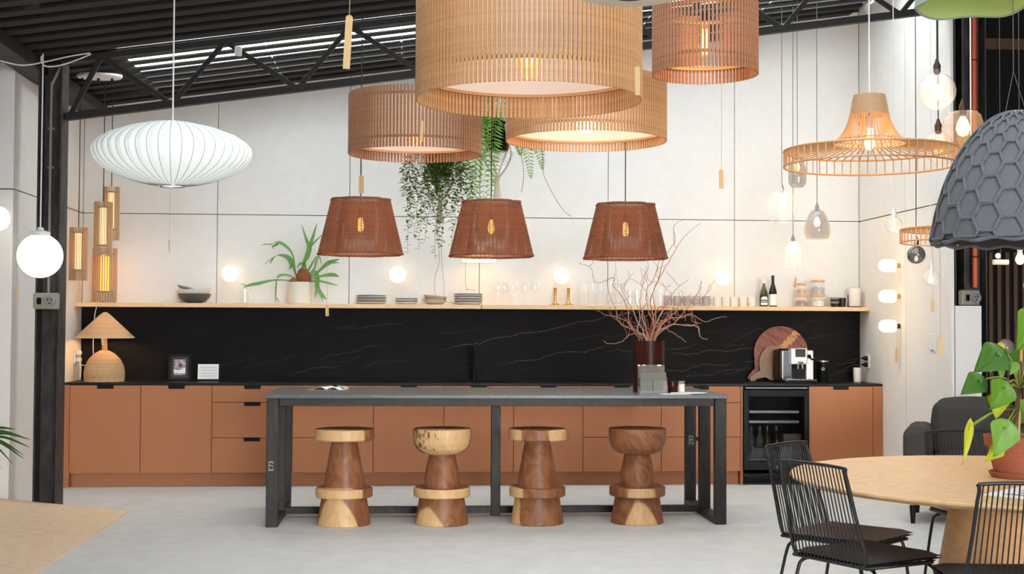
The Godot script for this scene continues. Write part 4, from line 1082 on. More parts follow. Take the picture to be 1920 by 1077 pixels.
# ---------------------------------------------------------------- on the worktop
func build_counter_items() -> void:
	var cy := 0.9105
	# wicker table lamp
	var t := thing("wicker_table_lamp", "woven rattan table lamp with a conical shade on the worktop", "table lamp", V(-2.705, cy, -12.22))
	var b := B(); weave(b, [Vector2(0.250, 0.392), Vector2(0.155, 0.482), Vector2(0.06, 0.572), Vector2(0.022, 0.605)], 34, 36, 0.0036, 0.0034)
	b.hoop(0.252, 0.390, 0.007, 56, 6); b.lathe([Vector2(0.03, 0.600), Vector2(0.02, 0.613), Vector2(0, 0.616)], 16)
	part(t, "shade", b.mesh(), M.wicker_pale).set_meta("kind", "stuff")
	b = B(); weave(b, [Vector2(0.166, 0.004), Vector2(0.170, 0.07), Vector2(0.160, 0.135), Vector2(0.130, 0.195), Vector2(0.08, 0.245), Vector2(0.03, 0.272)], 40, 34, 0.0042, 0.0038)
	b.hoop(0.168, 0.005, 0.006, 56, 6)
	part(t, "body", b.mesh(), M.wicker_pale).set_meta("kind", "stuff")
	part(t, "body_lining", B().lathe([Vector2(0, 0.002), Vector2(0.158, 0.004), Vector2(0.162, 0.07), Vector2(0.152, 0.135), Vector2(0.122, 0.19), Vector2(0.07, 0.24), Vector2(0, 0.265)], 40).mesh(), M.rattan)
	part(t, "neck", B().lathe([Vector2(0.030, 0.262), Vector2(0.024, 0.29), Vector2(0.021, 0.36), Vector2(0.020, 0.44), Vector2(0, 0.44)], 20).mesh(), M.rattan_wrap)
	part(t, "bulb", B().lathe(ball(0.028), 20, V(0, 0.49, 0)).mesh(), M.bulb_white)
	omni(t, V(0, 0.49, 0), 0.22, Color(1, 0.78, 0.5), 0.03)
	solo("lamp_flex", B().tube(smooth_line([V(-2.76, 1.62, -12.18), V(-2.80, 1.5, -12.24), V(-2.815, 1.3, -12.26), V(-2.81, 1.12, -12.26), V(-2.79, 1.05, -12.30), V(-2.84, 1.03, -12.4), V(-2.95, 1.05, -12.40)]), 0.004, 6).mesh(), M.white_cord, "white flex running from the shelf lamp down behind the wicker lamp", "flex")
	var ol := thing("wall_outlet", "white double outlet with plugs on the left wall above the worktop", "outlet", V(XL + 0.008, 1.13, -12.33))
	part(ol, "plate", B().box(V(0, 0, 0), V(0.014, 0.13, 0.09), 0.004).mesh(), M.white_plastic)
	for y in [-0.03, 0.03]: part(ol, "plug", B().box(V(0.028, y, 0), V(0.045, 0.04, 0.05), 0.008).mesh(), M.white_plastic)
	for z in [-0.02, 0.02]: part(ol, "lead", B().tube([V(0.04, -0.04, z), V(0.045, -0.12, z), V(0.04, -0.21, z)], 0.004, 6).mesh(), M.white_cord)
	# photo frame and card
	var f := thing("photo_frame", "black picture frame with a small photo standing on the worktop", "picture frame", V(-2.065, cy, -12.33), 0.08)
	var tilt := Basis(Vector3.RIGHT, -0.12)
	for q in [[V(0, 0.012, 0), V(0.205, 0.024, 0.02)], [V(0, 0.235, 0), V(0.205, 0.024, 0.02)], [V(-0.09, 0.1235, 0), V(0.025, 0.2, 0.02)], [V(0.09, 0.1235, 0), V(0.025, 0.2, 0.02)]]:
		part(f, "frame_bar", B().box(q[0], q[1], 0.004).turn(tilt).mesh(), M.matt_black)
	part(f, "mount", B().box(V(0, 0.1235, -0.003), V(0.158, 0.2, 0.004)).turn(tilt).mesh(), mat("mount_black", S(40, 40, 41), 0.6))
	var ph := B().box(V(0, 0.1235, 0.0), V(0.104, 0.142, 0.003)).turn(tilt)
	for k in ph.v.size():
		var q := tilt.inverse() * ph.v[k]
		ph.u[k] = Vector2(q.x / 0.104 + 0.5, 0.5 - (q.y - 0.1235) / 0.142)
	var n1 := noise(101, 0.05, 3)
	var pm := mat("photo_print", Color.WHITE, 0.3)
	pm.albedo_texture = picture(64, 88, func(x, y):
		var k := n1.get_noise_2d(x, y)
		var c := S(120, 104, 112).lerp(S(206, 196, 200), clampf(k + 0.4, 0, 1))
		if Vector2(x - 36, (y - 34) * 0.8).length() < 9: c = S(60, 50, 52)
		if y > 52 + 8 * sin(x * 0.07) and y < 78: c = S(228, 226, 230)
		return c)
	part(f, "photo", ph.mesh(), pm)
	part(f, "easel_back", B().box(V(0, 0.09, -0.05), V(0.05, 0.18, 0.004), 0.0, Basis(Vector3.RIGHT, 0.28)).mesh(), M.matt_black)
	var cd := thing("card_stand", "white printed card on a black stand beside the picture frame", "card", V(-1.805, cy, -12.33), 0.03)
	part(cd, "stand", B().box(V(0.004, 0.079, -0.012), V(0.205, 0.155, 0.008), 0.002, Basis(Vector3.RIGHT, -0.1)).box(V(0, 0.006, 0.015), V(0.20, 0.012, 0.05), 0.002).mesh(), M.matt_black)
	part(cd, "card", B().box(V(-0.004, 0.084, -0.002), V(0.185, 0.135, 0.003), 0.0, Basis(Vector3.RIGHT, -0.1)).mesh(), M.paper)
	for k in 4: part(cd, "print_line", B().box(V(-0.004, 0.12 - 0.025 * k, -0.0035 + 0.0025 * k), V(0.15 - 0.02 * (k % 2), 0.004, 0.003), 0.0, Basis(Vector3.RIGHT, -0.1)).mesh(), M.ceramic_grey)
	# boards
	var big := PackedVector2Array()
	for k in 57:
		var a := deg_to_rad(-118.0 + 324.0 * k / 56.0 - 16.0)
		big.append(Vector2(cos(a), sin(a)) * 0.262)
	big.append_array(PackedVector2Array([Vector2(-0.258, -0.14), Vector2(-0.315, -0.20), Vector2(-0.33, -0.235), Vector2(-0.30, -0.262), Vector2(-0.255, -0.245), Vector2(-0.20, -0.215)]))
	var n2 := noise(111, 0.03, 4)
	var am := mat("acacia_board", Color.WHITE, 0.38)
	am.albedo_texture = picture(256, 256, func(x, y):
		var q := Vector2(x, y)
		var k := n2.get_noise_2d((x + y) * 0.35, (y - x) * 1.4)
		var c := S(150, 72, 38).lerp(S(104, 44, 24), clampf(k * 1.2 + 0.5, 0, 1))
		var s = (x + y) * 0.7071 - 168.0 + n2.get_noise_2d(x * 2.0, y * 2.0) * 16.0
		if absf(s) < 13.0 and y < 128: c = S(212, 150, 82).lerp(c, clampf(absf(k) * 1.0, 0, 0.8))
		return c)
	am.uv1_scale = Vector3(1.0 / 0.62, -1.0 / 0.62, 1); am.uv1_offset = Vector3(0.5, 0.5, 0)
	var bb := solo("cutting_board", B().prism(big, 0.022, 0.004).mesh(), am, "large round dark wood board with a pale streak leaning on the splashback", "cutting board", V(3.515, cy + 0.260, -12.50), V(-0.10, 0, 0))
	var sm := PackedVector2Array()
	for k in 41:
		var a := deg_to_rad(-112.0 + 318.0 * k / 40.0 - 12.0)
		sm.append(Vector2(cos(a) * 0.145, sin(a) * 0.165))
	sm.append_array(PackedVector2Array([Vector2(-0.14, -0.07), Vector2(-0.20, -0.10), Vector2(-0.235, -0.125), Vector2(-0.235, -0.160), Vector2(-0.20, -0.168), Vector2(-0.17, -0.145), Vector2(-0.09, -0.13)]))
	var gm := mat("grey_oak", Color.WHITE, 0.5)
	gm.albedo_texture = wood_tex(S(160, 126, 100), S(124, 94, 72), 57, 8.0); tri(gm, Vector3.ONE * 3.0)
	solo("cutting_board", B().prism(sm, 0.02, 0.003).mesh(), gm, "small greyish wooden paddle board leaning before the round board", "cutting board", V(3.435, cy + 0.170, -12.445), V(-0.12, 0, 0))
	coffee_machine(V(3.565, cy, -12.20))
	var cn := thing("milk_canister", "black milk canister beside the coffee machine", "canister", V(3.845, cy, -12.27))
	part(cn, "body", B().lathe([Vector2(0, 0), Vector2(0.052, 0), Vector2(0.054, 0.004), Vector2(0.056, 0.19), Vector2(0, 0.19)], 32).mesh(), M.black_plastic)
	part(cn, "lid", B().lathe([Vector2(0.056, 0.190), Vector2(0.057, 0.194), Vector2(0.055, 0.203), Vector2(0.04, 0.206), Vector2(0, 0.206)], 32).mesh(), M.brushed_steel)
	var arcs := []
	for k in 9: arcs.append(V(-0.012 + cos(PI * k / 8.0) * 0.014, 0.122 + sin(PI * k / 8.0) * 0.014, 0.054))
	part(cn, "emblem", B().tube(arcs, 0.0028, 6).box(V(-0.012, 0.117, 0.0545), V(0.026, 0.005, 0.003)).mesh(), M.paper)
	var wb := thing("white_dispenser", "white ribbed dispenser bottle at the right end of the worktop", "bottle", V(4.205, cy, -12.36))
	part(wb, "body", B().lathe([Vector2(0, 0), Vector2(0.032, 0), Vector2(0.034, 0.004), Vector2(0.037, 0.13), Vector2(0.036, 0.135), Vector2(0, 0.135)], 28).mesh(), M.ceramic_white)
	part(wb, "pump", B().lathe([Vector2(0, 0.135), Vector2(0.02, 0.135), Vector2(0.018, 0.148), Vector2(0.006, 0.15), Vector2(0.006, 0.165), Vector2(0, 0.165)], 16).box(V(-0.02, 0.163, 0), V(0.05, 0.012, 0.018), 0.003).mesh(), M.black_plastic)
	var orr := thing("wall_outlet", "white outlet with two black plugs on the right wall above the worktop", "outlet", V(XR - 0.008, 1.105, -12.31))
	part(orr, "plate", B().box(V(0, 0, 0), V(0.014, 0.13, 0.09), 0.004).mesh(), M.white_plastic)
	for y in [-0.03, 0.03]:
		var p := part(orr, "plug", B().lathe([Vector2(0, 0), Vector2(0.02, 0), Vector2(0.022, 0.02), Vector2(0.01, 0.045), Vector2(0.005, 0.05), Vector2(0, 0.05)], 16, V(-0.008, y, 0), Basis(Vector3.BACK, PI / 2)).mesh(), M.black_plastic)
		part(p, "lead", B().tube(smooth_line([V(-0.055, y, 0), V(-0.10, y - 0.005, -0.02), V(-0.16, y - 0.02, -0.06), V(-0.22, y - 0.06, -0.12)]), 0.004, 6).mesh(), M.black_cord)
func coffee_machine(at: Vector3) -> void:
	var t := thing("coffee_machine", "chrome and black bean to cup coffee machine on the worktop", "coffee machine", at)
	part(t, "body", B().box(V(-0.01, 0.155, -0.07), V(0.30, 0.29, 0.24), 0.012).mesh(), M.black_plastic)
	part(t, "foot", B().box(V(0, 0.008, 0.0), V(0.31, 0.016, 0.36), 0.004).mesh(), M.black_plastic)
	part(t, "front_panel", B().box(V(-0.105, 0.165, 0.065), V(0.10, 0.27, 0.06), 0.012).mesh(), M.chrome)
	part(t, "front_panel", B().box(V(0.11, 0.165, 0.065), V(0.07, 0.27, 0.06), 0.008).mesh(), mat("silver_paint", S(214, 212, 208), 0.3, 0.4))
	var hd := part(t, "head", B().box(V(0.0, 0.245, 0.085), V(0.16, 0.15, 0.09), 0.012).mesh(), M.silver_paint)
	part(hd, "screen_frame", B().box(V(0.01, 0.275, 0.131), V(0.092, 0.072, 0.006), 0.002).mesh(), M.black_plastic)
	part(hd, "screen", B().box(V(0.01, 0.275, 0.1345), V(0.078, 0.058, 0.002)).mesh(), mat("screen_grey", S(62, 66, 70), 0.15))
	part(t, "brew_recess", B().box(V(0.0, 0.105, 0.045), V(0.125, 0.15, 0.03)).mesh(), M.matt_black)
	var sp := part(t, "spout", B().box(V(0.005, 0.185, 0.135), V(0.06, 0.03, 0.04), 0.006).mesh(), M.chrome)
	for x in [-0.016, 0.026]: part(sp, "nozzle", B().lathe([Vector2(0, 0), Vector2(0.007, 0), Vector2(0.009, 0.05), Vector2(0, 0.05)], 12, V(x, 0.13, 0.14)).mesh(), M.chrome)
	part(t, "milk_valve", B().lathe(ball(0.018, 10), 16, V(0.10, 0.245, 0.105)).tube([V(0.10, 0.245, 0.105), V(0.12, 0.22, 0.115), V(0.14, 0.215, 0.11)], 0.008, 8).mesh(), M.black_plastic)
	part(t, "drip_tray", B().box(V(0.0, 0.026, 0.12), V(0.29, 0.022, 0.16), 0.006).mesh(), M.chrome)
	for k in 6: part(t, "grate_bar", B().box(V(-0.10 + 0.04 * k, 0.0385, 0.12), V(0.012, 0.003, 0.12)).mesh(), M.brushed_steel)
	part(t, "bean_lid", B().box(V(-0.01, 0.305, -0.07), V(0.22, 0.014, 0.18), 0.004).mesh(), M.black_plastic)

# ---------------------------------------------------------------- lamps
func cord(t: Node3D, from_y: float, material: Material, r := 0.0035, called := "cord") -> void:
	var top := roof_at(t.position.x) - t.position.y + 0.03
	part(t, called, B().tube([V(0, from_y, 0), V(0, top, 0)], r, 6).mesh(), material)
func drum(label: String, at: Vector3, R: float, H: float, count: int, ring: float, lined: bool, wood: Material, e: float) -> void:
	var t := thing("slatted_drum_pendant", label, "pendant lamp", at, 0.0, "slatted drum pendants")
	var w := TAU * R / count
	var slat := B().box(V(0, H * 0.5, 0), V(w * 0.60, H, 0.010), 0.001).mesh()
	for k in count:
		var a := TAU * k / count
		part(t, "slat", slat, wood, V(sin(a) * R, 0, cos(a) * R), V(0, a, 0))
	var hb := [Vector2(R - 0.022, 0), Vector2(R - 0.007, 0), Vector2(R - 0.007, 0.014), Vector2(R - 0.022, 0.014)]
	hb.append(hb[0])
	for y in [ring, H - 0.05]: part(t, "hoop", B().lathe(hb, 96, V(0, y, 0)).mesh(), M.hoop_wood)
	if lined: part(t, "liner", B().lathe([Vector2(R - 0.026, ring + 0.012), Vector2(R - 0.026, H - 0.03)], 96).mesh(), M.liner)
	for k in 3:
		var a := TAU * k / 3.0 + 0.4
		part(t, "spoke", B().tube([V(sin(a) * (R - 0.02), H - 0.043, cos(a) * (R - 0.02)), V(0, H - 0.043, 0)], 0.004, 6).mesh(), M.black_rod)
	part(t, "lamp_holder", B().lathe([Vector2(0, 0), Vector2(0.02, 0), Vector2(0.022, 0.05), Vector2(0.008, 0.07), Vector2(0, 0.07)], 16, V(0, H - 0.09, 0)).mesh(), M.black_plastic)
	if lined:
		var by := ring - 0.005
		part(t, "bulb", B().lathe([Vector2(0, by), Vector2(0.035, by + 0.01), Vector2(0.062, by + 0.05), Vector2(0.055, by + 0.09), Vector2(0.02, by + 0.15), Vector2(0.018, H - 0.085)], 24).mesh(), M.amber_bulb if e < 0.2 else M.bulb_white)
		part(t, "filament", B().lathe([Vector2(0, by + 0.05), Vector2(0.012, by + 0.055), Vector2(0.012, by + 0.10), Vector2(0, by + 0.105)], 10).mesh(), M.bulb_dim)
	else:
		part(t, "bulb", B().lathe([Vector2(0, 0.09), Vector2(0.020, 0.095), Vector2(0.024, 0.12), Vector2(0.024, 0.25), Vector2(0.016, H - 0.085)], 20).mesh(), M.amber_bulb)
		part(t, "filament", B().lathe([Vector2(0, 0.105), Vector2(0.014, 0.11), Vector2(0.014, 0.24), Vector2(0, 0.245)], 12).mesh(), M.bulb_warm)
	omni(t, V(0, ring + 0.08 if lined else 0.17, 0), e, Color(1, 0.74, 0.46) if not lined else Color(1, 0.80, 0.58), 0.03)
	cord(t, H - 0.02, M.black_cord)
func slat_cylinder(label: String, at: Vector3, R: float, H: float, hung: bool, warm: Material, e: float) -> void:
	var t := thing("slatted_cylinder_pendant" if hung else "slatted_cylinder_lamp", label, "pendant lamp" if hung else "table lamp", at)
	var n := 30
	var w := TAU * R / n
	var slat := B().box(V(0, H * 0.5, 0), V(w * 0.42, H, 0.010), 0.001).mesh()
	for k in n:
		var a := TAU * k / n
		part(t, "slat", slat, M.slat_wood_grey, V(sin(a) * R, 0, cos(a) * R), V(0, a, 0))
	for y in [0.19 * H, 0.9 * H]: part(t, "disc", B().lathe([Vector2(0, 0), Vector2(R - 0.005, 0), Vector2(R - 0.005, 0.006), Vector2(0, 0.006)], 32, V(0, y, 0)).mesh(), M.hoop_dark)
	part(t, "glow_tube", B().lathe([Vector2(0, 0.20 * H), Vector2(R * 0.42, 0.20 * H), Vector2(R * 0.42, 0.89 * H), Vector2(0, 0.89 * H)], 24).mesh(), warm)
	omni(t, V(0, 0.5 * H, 0), e, Color(1, 0.74, 0.42), 0.02)
	if hung: cord(t, 0.9 * H, M.black_cord, 0.004)
	else:
		for k in 3: part(t, "foot", B().lathe([Vector2(0, -0.004), Vector2(0.008, -0.004), Vector2(0.008, 0.004), Vector2(0, 0.004)], 10, V(sin(TAU * k / 3.0) * (R - 0.02), 0, cos(TAU * k / 3.0) * (R - 0.02))).mesh(), M.hoop_dark)
func wicker_pendant(label: String, at: Vector3, mesh: Mesh, rim: Array) -> void:
	var t := thing("wicker_pendant", label, "pendant lamp", at, at.x * 0.7, "brown wicker pendants over the bar table")
	part(t, "woven_shade", mesh, M.wicker_brown).set_meta("kind", "stuff")
	for q in rim: part(t, "rim", q, M.wicker_brown)
	part(t, "lamp_holder", B().lathe([Vector2(0, 0.27), Vector2(0.018, 0.27), Vector2(0.02, 0.33), Vector2(0.008, 0.35), Vector2(0, 0.35)], 16).mesh(), M.black_plastic)
	part(t, "bulb", B().lathe([Vector2(0, 0.165), Vector2(0.018, 0.175), Vector2(0.026, 0.20), Vector2(0.02, 0.24), Vector2(0.014, 0.27)], 20).mesh(), M.bulb_warm)
	for k in 3: part(t, "spoke", B().tube([V(sin(TAU * k / 3.0) * 0.19, 0.385, cos(TAU * k / 3.0) * 0.19), V(0, 0.345, 0)], 0.003, 5).mesh(), M.black_rod)
	omni(t, V(0, 0.21, 0), 0.12, Color(1, 0.75, 0.46), 0.02)
	cord(t, 0.34, M.black_cord, 0.004)
func globe_pendant(label: String, at: Vector3, r: float) -> void:
	var t := thing("globe_pendant", label, "pendant lamp", at)
	part(t, "globe", B().lathe(ball(r, 24), 48).mesh(), M.globe_white)
	part(t, "collar", B().lathe([Vector2(r * 0.44, r * 0.90), Vector2(r * 0.42, r * 1.08), Vector2(r * 0.16, r * 1.16), Vector2(r * 0.12, r * 1.28), Vector2(0, r * 1.28)], 24).mesh(), M.white_plastic)
	omni(t, Vector3.ZERO, 0.14, Color(1, 0.96, 0.9), r * 0.9)
	cord(t, r * 1.25, M.white_cord, 0.006)
func glass_pendant(label: String, at: Vector3, prof: Array, gm: Material, bulb: Material, by: float, br: float, hold: Material, e: float, line: Material, ribs := 0) -> void:
	var t := thing("glass_pendant", label, "pendant lamp", at)
	part(t, "glass_shade", B().lathe(prof, 40).mesh(), gm)
	if ribs > 0:
		var b := B()
		for k in ribs:
			var s := 0.15 + 0.7 * k / (ribs - 1)
			var i := int(s * (prof.size() - 1))
			var q: Vector2 = (prof[i] as Vector2).lerp(prof[i + 1], s * (prof.size() - 1) - i)
			b.hoop(q.x, q.y, 0.0018, 40, 5)
		part(t, "glass_ribs", b.mesh(), gm)
	var top: float = prof[prof.size() - 1].y
	part(t, "lamp_holder", B().lathe([Vector2(0, top - 0.025), Vector2(0.016, top - 0.025), Vector2(0.019, top + 0.02), Vector2(0.012, top + 0.035), Vector2(0.006, top + 0.055), Vector2(0, top + 0.055)], 16).mesh(), hold)
	part(t, "bulb", B().lathe([Vector2(0, by - br * 1.3), Vector2(br * 0.7, by - br), Vector2(br, by - br * 0.2), Vector2(br * 0.85, by + br * 0.6), Vector2(br * 0.4, by + br * 1.6), Vector2(0, by + br * 1.7)], 20).mesh(), bulb)
	if e > 0.0: omni(t, V(0, by, 0), e, Color(1, 0.82, 0.56), br * 0.8)
	cord(t, top + 0.05, line, 0.003)
func rattan_hat(label: String, at: Vector3, R: float, k: float) -> void:
	# cap, flared ribs and a flat brim with a band of short rods
	var t := thing("rattan_hat_pendant", label, "pendant lamp", at)
	part(t, "cap", B().lathe([Vector2(0.095 * k, 0.242 * k), Vector2(0.090 * k, 0.262 * k), Vector2(0.080 * k, 0.32 * k), Vector2(0.074 * k, 0.342 * k), Vector2(0.055 * k, 0.346 * k), Vector2(0, 0.346 * k)], 40).mesh(), M.rattan_wrap)
	var rib := B().tube(smooth_line([V(0, 0.245 * k, 0.092 * k), V(0, 0.20 * k, 0.104 * k), V(0, 0.145 * k, 0.135 * k), V(0, 0.105 * k, 0.182 * k)], 4), 0.0036, 5).mesh()
	for j in 44: part(t, "cone_rib", rib, M.rattan, Vector3.ZERO, V(0, TAU * j / 44.0, 0))
	var spoke := B().tube([V(0, 0.108 * k, 0.165 * k), V(0, 0.072 * k, R)], 0.0032, 5).mesh()
	var drop := B().tube([V(0, 0.072 * k, R), V(0, 0.0, R)], 0.0032, 5).mesh()
	for j in 60:
		part(t, "brim_spoke", spoke, M.rattan, Vector3.ZERO, V(0, TAU * j / 60.0, 0))
		part(t, "brim_rod", drop, M.rattan, Vector3.ZERO, V(0, TAU * j / 60.0, 0))
	for q in [[R, 0.074 * k, 0.0055], [R, 0.0, 0.0050], [0.172 * k, 0.108 * k, 0.0055], [0.15 * k, 0.125 * k, 0.004]]: part(t, "hoop", B().hoop(q[0], q[1], q[2], 72, 6).mesh(), M.rattan)
	part(t, "bulb", B().lathe([Vector2(0, 0.075 * k), Vector2(0.016, 0.082 * k), Vector2(0.024, 0.11 * k), Vector2(0.017, 0.15 * k), Vector2(0.012, 0.19 * k)], 16).mesh(), M.bulb_warm)
	part(t, "lamp_holder", B().lathe([Vector2(0, 0.18 * k), Vector2(0.016, 0.18 * k), Vector2(0.018, 0.24 * k), Vector2(0, 0.26 * k)], 12).mesh(), M.white_plastic)
	omni(t, V(0, 0.115 * k, 0), 0.10, Color(1, 0.72, 0.42), 0.02)
	cord(t, 0.34 * k, M.white_cord, 0.004)
func felt_dome(label: String, at: Vector3) -> void:
	var t := thing("felt_dome_pendant", label, "pendant lamp", at)
	var R := 0.322
	var H := 0.51
	var pt := func(s: float) -> Vector2:
		var ph := s * PI * 0.5
		return Vector2(R * (0.55 * cos(ph) + 0.45 * sqrt(maxf(0.0, 1.0 - sin(ph)))), H * sin(ph))
	var pr := []
	for k in 25: pr.append(pt.call(k / 24.0))
	part(t, "shell", B().lathe(pr, 72).mesh(), M.felt_grey)
	var inner := []
	for q in pr: inner.append(Vector2(q.x * 0.965, q.y * 0.975))
	part(t, "lining", B().lathe(inner, 72).mesh(), M.felt_lining)
	var surf := func(th: float, s: float, lift: float) -> Vector3:
		var q: Vector2 = pt.call(clampf(s, 0.0, 0.995))
		var q2: Vector2 = pt.call(clampf(s + 0.01, 0.0, 1.0))
		var d := (q2 - q).normalized()
		return V(sin(th) * (q.x + d.y * lift), q.y - d.x * lift, cos(th) * (q.x + d.y * lift))
	var n := 12
	for row in 13:
		var s0 := 0.02 + 0.071 * row
		var hs := 0.068
		var dth := TAU / n * 0.5 * 0.97
		var b := B()
		var out := []
		for c in [[-1.33, 0], [-0.67, -1], [0.67, -1], [1.33, 0], [0.67, 1], [-0.67, 1]]:
			out.append([c[0] * dth * 0.5, s0 + c[1] * hs * (0.98 if row % 2 else 1.0)])
		var line := []
		for c in 6:
			var p: Array = out[c]
			var q: Array = out[(c + 1) % 6]
			for j in 3: line.append(surf.call(lerpf(p[0], q[0], j / 3.0), maxf(lerpf(p[1], q[1], j / 3.0), -0.0), 0.009))
		b.tube(line, 0.0062, 5, true)
		var cen := b.vert(surf.call(0.0, maxf(s0, 0.0), 0.005), surf.call(0.0, s0, 1.0).normalized())
		var ring := []
		for p in line: ring.append(b.vert(p * 0.992, surf.call(0.0, s0, 1.0).normalized()))
		for j in ring.size(): b.tri(cen, ring[j], ring[(j + 1) % ring.size()])
		var mesh := b.mesh()
		for c in n: part(t, "felt_tile", mesh, M.felt_grey, Vector3.ZERO, V(0, TAU * c / n + (PI / n if row % 2 else 0.0), 0))
	var hem := []
	for k in 96: hem.append(V(sin(TAU * k / 96.0) * (R + 0.004 * sin(k * 1.7)), -0.008 + 0.006 * sin(k * 0.9), cos(TAU * k / 96.0) * (R + 0.004 * sin(k * 1.7))))
	part(t, "hem", B().tube(hem, 0.009, 6, true).mesh(), M.felt_grey)
	part(t, "top_plate", B().lathe([Vector2(0, H - 0.01), Vector2(0.05, H - 0.01), Vector2(0.05, H + 0.006), Vector2(0, H + 0.006)], 24).mesh(), M.white_plastic)
	for sx in [-1, 1]: part(t, "suspension_wire", B().tube([V(sx * 0.045, H, 0), V(-0.01, H + 0.17, 0)], 0.0016, 5).mesh(), M.grey_cord)
	part(t, "cord", B().tube([V(-0.01, H + 0.17, 0), V(-0.01, roof_at(at.x) - at.y, 0)], 0.002, 5).mesh(), M.grey_cord)
func build_lamps() -> void:
	# white saucer
	var t := thing("saucer_pendant", "white ribbed saucer pendant hanging at the upper left", "pendant lamp", V(-1.466, 2.474, -8.4))
	var pr := [Vector2(0.078, -0.196), Vector2(0.16, -0.186), Vector2(0.243, -0.166), Vector2(0.33, -0.135), Vector2(0.41, -0.094), Vector2(0.455, -0.052), Vector2(0.476, -0.012), Vector2(0.480, 0.018), Vector2(0.472, 0.044), Vector2(0.44, 0.078), Vector2(0.38, 0.115), Vector2(0.28, 0.155), Vector2(0.17, 0.183), Vector2(0.05, 0.198)]
	var rows := []
	for q in pr:
		var row := []
		for j in 352:
			var th := TAU * j / 352.0
			var s: float = q.x * (1.0 - 0.016 * pow(absf(cos(th * 22.0)), 0.7) + 0.010)
			row.append(V(sin(th) * s, q.y, cos(th) * s))
		rows.append(row)
	part(t, "skin", B().grid(rows, true).mesh(), M.saucer_skin)
	var meridian := []
	for q in pr: meridian.append(V(0, q.y, q.x * 0.996))
	var rib := B().tube(meridian, 0.0018, 5).mesh()
	for k in 44: part(t, "rib", rib, mat("rib_wire", S(150, 158, 155), 0.6), Vector3.ZERO, V(0, TAU * k / 44.0, 0))
	part(t, "ring", B().hoop(0.078, -0.197, 0.007, 40, 8).mesh(), M.chrome)
	part(t, "bulb", B().lathe(ball(0.035, 12), 20, V(0, -0.02, 0)).mesh(), M.bulb_white)
	omni(t, V(0, -0.02, 0), 0.06, Color(1, 0.98, 0.95), 0.03)
	cord(t, 0.19, M.white_cord, 0.0055)
	globe_pendant("large white globe pendant in front of the left steel column", V(-2.738, 1.925, -10.2), 0.165)
	globe_pendant("white globe pendant cut off by the left edge of the view", V(-3.055, 2.20, -10.2), 0.095)
	# slatted cylinders
	slat_cylinder("slatted wood cylinder pendant, lowest of the hanging three", V(-2.870, 1.799, -11.9), 0.072, 0.459, true, M.tube_glow, 0.03)
	slat_cylinder("slatted wood cylinder pendant in front of the higher one", V(-2.595, 1.999, -11.6), 0.072, 0.457, true, M.tube_glow, 0.03)
	slat_cylinder("slatted wood cylinder pendant, highest of the hanging three", V(-2.638, 2.166, -12.1), 0.068, 0.468, true, M.tube_glow, 0.03)
	slat_cylinder("slatted wood cylinder lamp standing on the oak shelf", V(-2.758, SY + 0.004, -12.42), 0.104, 0.488, false, M.tube_glow_amber, 0.06)
	var cp := thing("ceiling_canopy", "white oval ceiling canopy of the slatted cylinder pendants", "canopy", V(-2.55, 3.438, -11.2))
	part(cp, "plate", B().lathe([Vector2(0, 0), Vector2(0.17, 0), Vector2(0.185, 0.012), Vector2(0.185, 0.03), Vector2(0, 0.03)], 40, Vector3.ZERO, Basis.from_scale(V(1, 1, 0.6)) * Basis()).mesh(), M.white_plastic)
	for x in [-0.14, -0.01, 0.10]: part(cp, "gland", B().lathe([Vector2(0, -0.03), Vector2(0.008, -0.03), Vector2(0.012, 0.0), Vector2(0, 0.0)], 10, V(x, 0, 0)).mesh(), M.black_plastic)
	# slatted drums
	drum("largest slatted wood drum pendant in the foreground centre", V(0.530, 2.436, -6.0), 0.505, 0.55, 150, 0.10, true, M.slat_wood, 0.09)
	drum("slatted wood drum pendant on the left behind the largest one", V(0.028, 2.464, -8.2), 0.402, 0.365, 118, 0.058, true, M.slat_wood_brown, 0.10)
	drum("wide slatted wood drum pendant on the right behind the largest one", V(1.094, 2.576, -8.3), 0.498, 0.38, 144, 0.055, true, M.slat_wood, 0.25)
	drum("small slatted wood drum pendant with a glowing amber bulb", V(1.536, 2.742, -6.9), 0.272, 0.375, 84, 0.072, false, M.slat_wood_brown, 0.20)
	# brown wicker pendants
	var b := B()
	rng.seed = 9
	weave(b, [Vector2(0.302, 0.008), Vector2(0.210, 0.395)], 46, 60, 0.0034, 0.0030, 8, 0.13)
	var mesh := b.mesh()
	var rim := []
	for q in [[0.303, 0.004], [0.210, 0.402]]:
		b = B()
		for s in 3:
			var p := []
			for k in 160:
				var th := TAU * k / 160.0
				var rr: float = q[0] * (1.0 + 0.13 * (absf(cos(4.0 * th)) - 0.6)) + 0.006 * cos(th * 40.0 + s * 2.1)
				p.append(V(sin(th) * rr, q[1] + 0.006 * sin(th * 40.0 + s * 2.1), cos(th) * rr))
			b.col = Color(0.85, 0.85, 0.85)
			b.tube(p, 0.0042, 5, true)
		rim.append(b.mesh())
	wicker_pendant("brown wicker pendant, left of the three over the bar table", V(-0.362, 1.940, -9.9), mesh, rim)
	wicker_pendant("brown wicker pendant, middle of the three over the bar table", V(0.600, 1.935, -9.9), mesh, rim)
	wicker_pendant("brown wicker pendant, right of the three over the bar table", V(1.602, 1.927, -9.9), mesh, rim)
	# glass pendants at the right
	var barrel := [Vector2(0.075, -0.155), Vector2(0.11, -0.12), Vector2(0.130, -0.05), Vector2(0.134, 0.01), Vector2(0.125, 0.06), Vector2(0.09, 0.11), Vector2(0.03, 0.135)]
	glass_pendant("clear ribbed glass pendant, leftmost of the glass cluster", V(3.271, 2.495, -11.6), barrel, M.pane_mid, M.bulb_white, 0.04, 0.036, M.chrome, 0.05, M.grey_cord, 12)
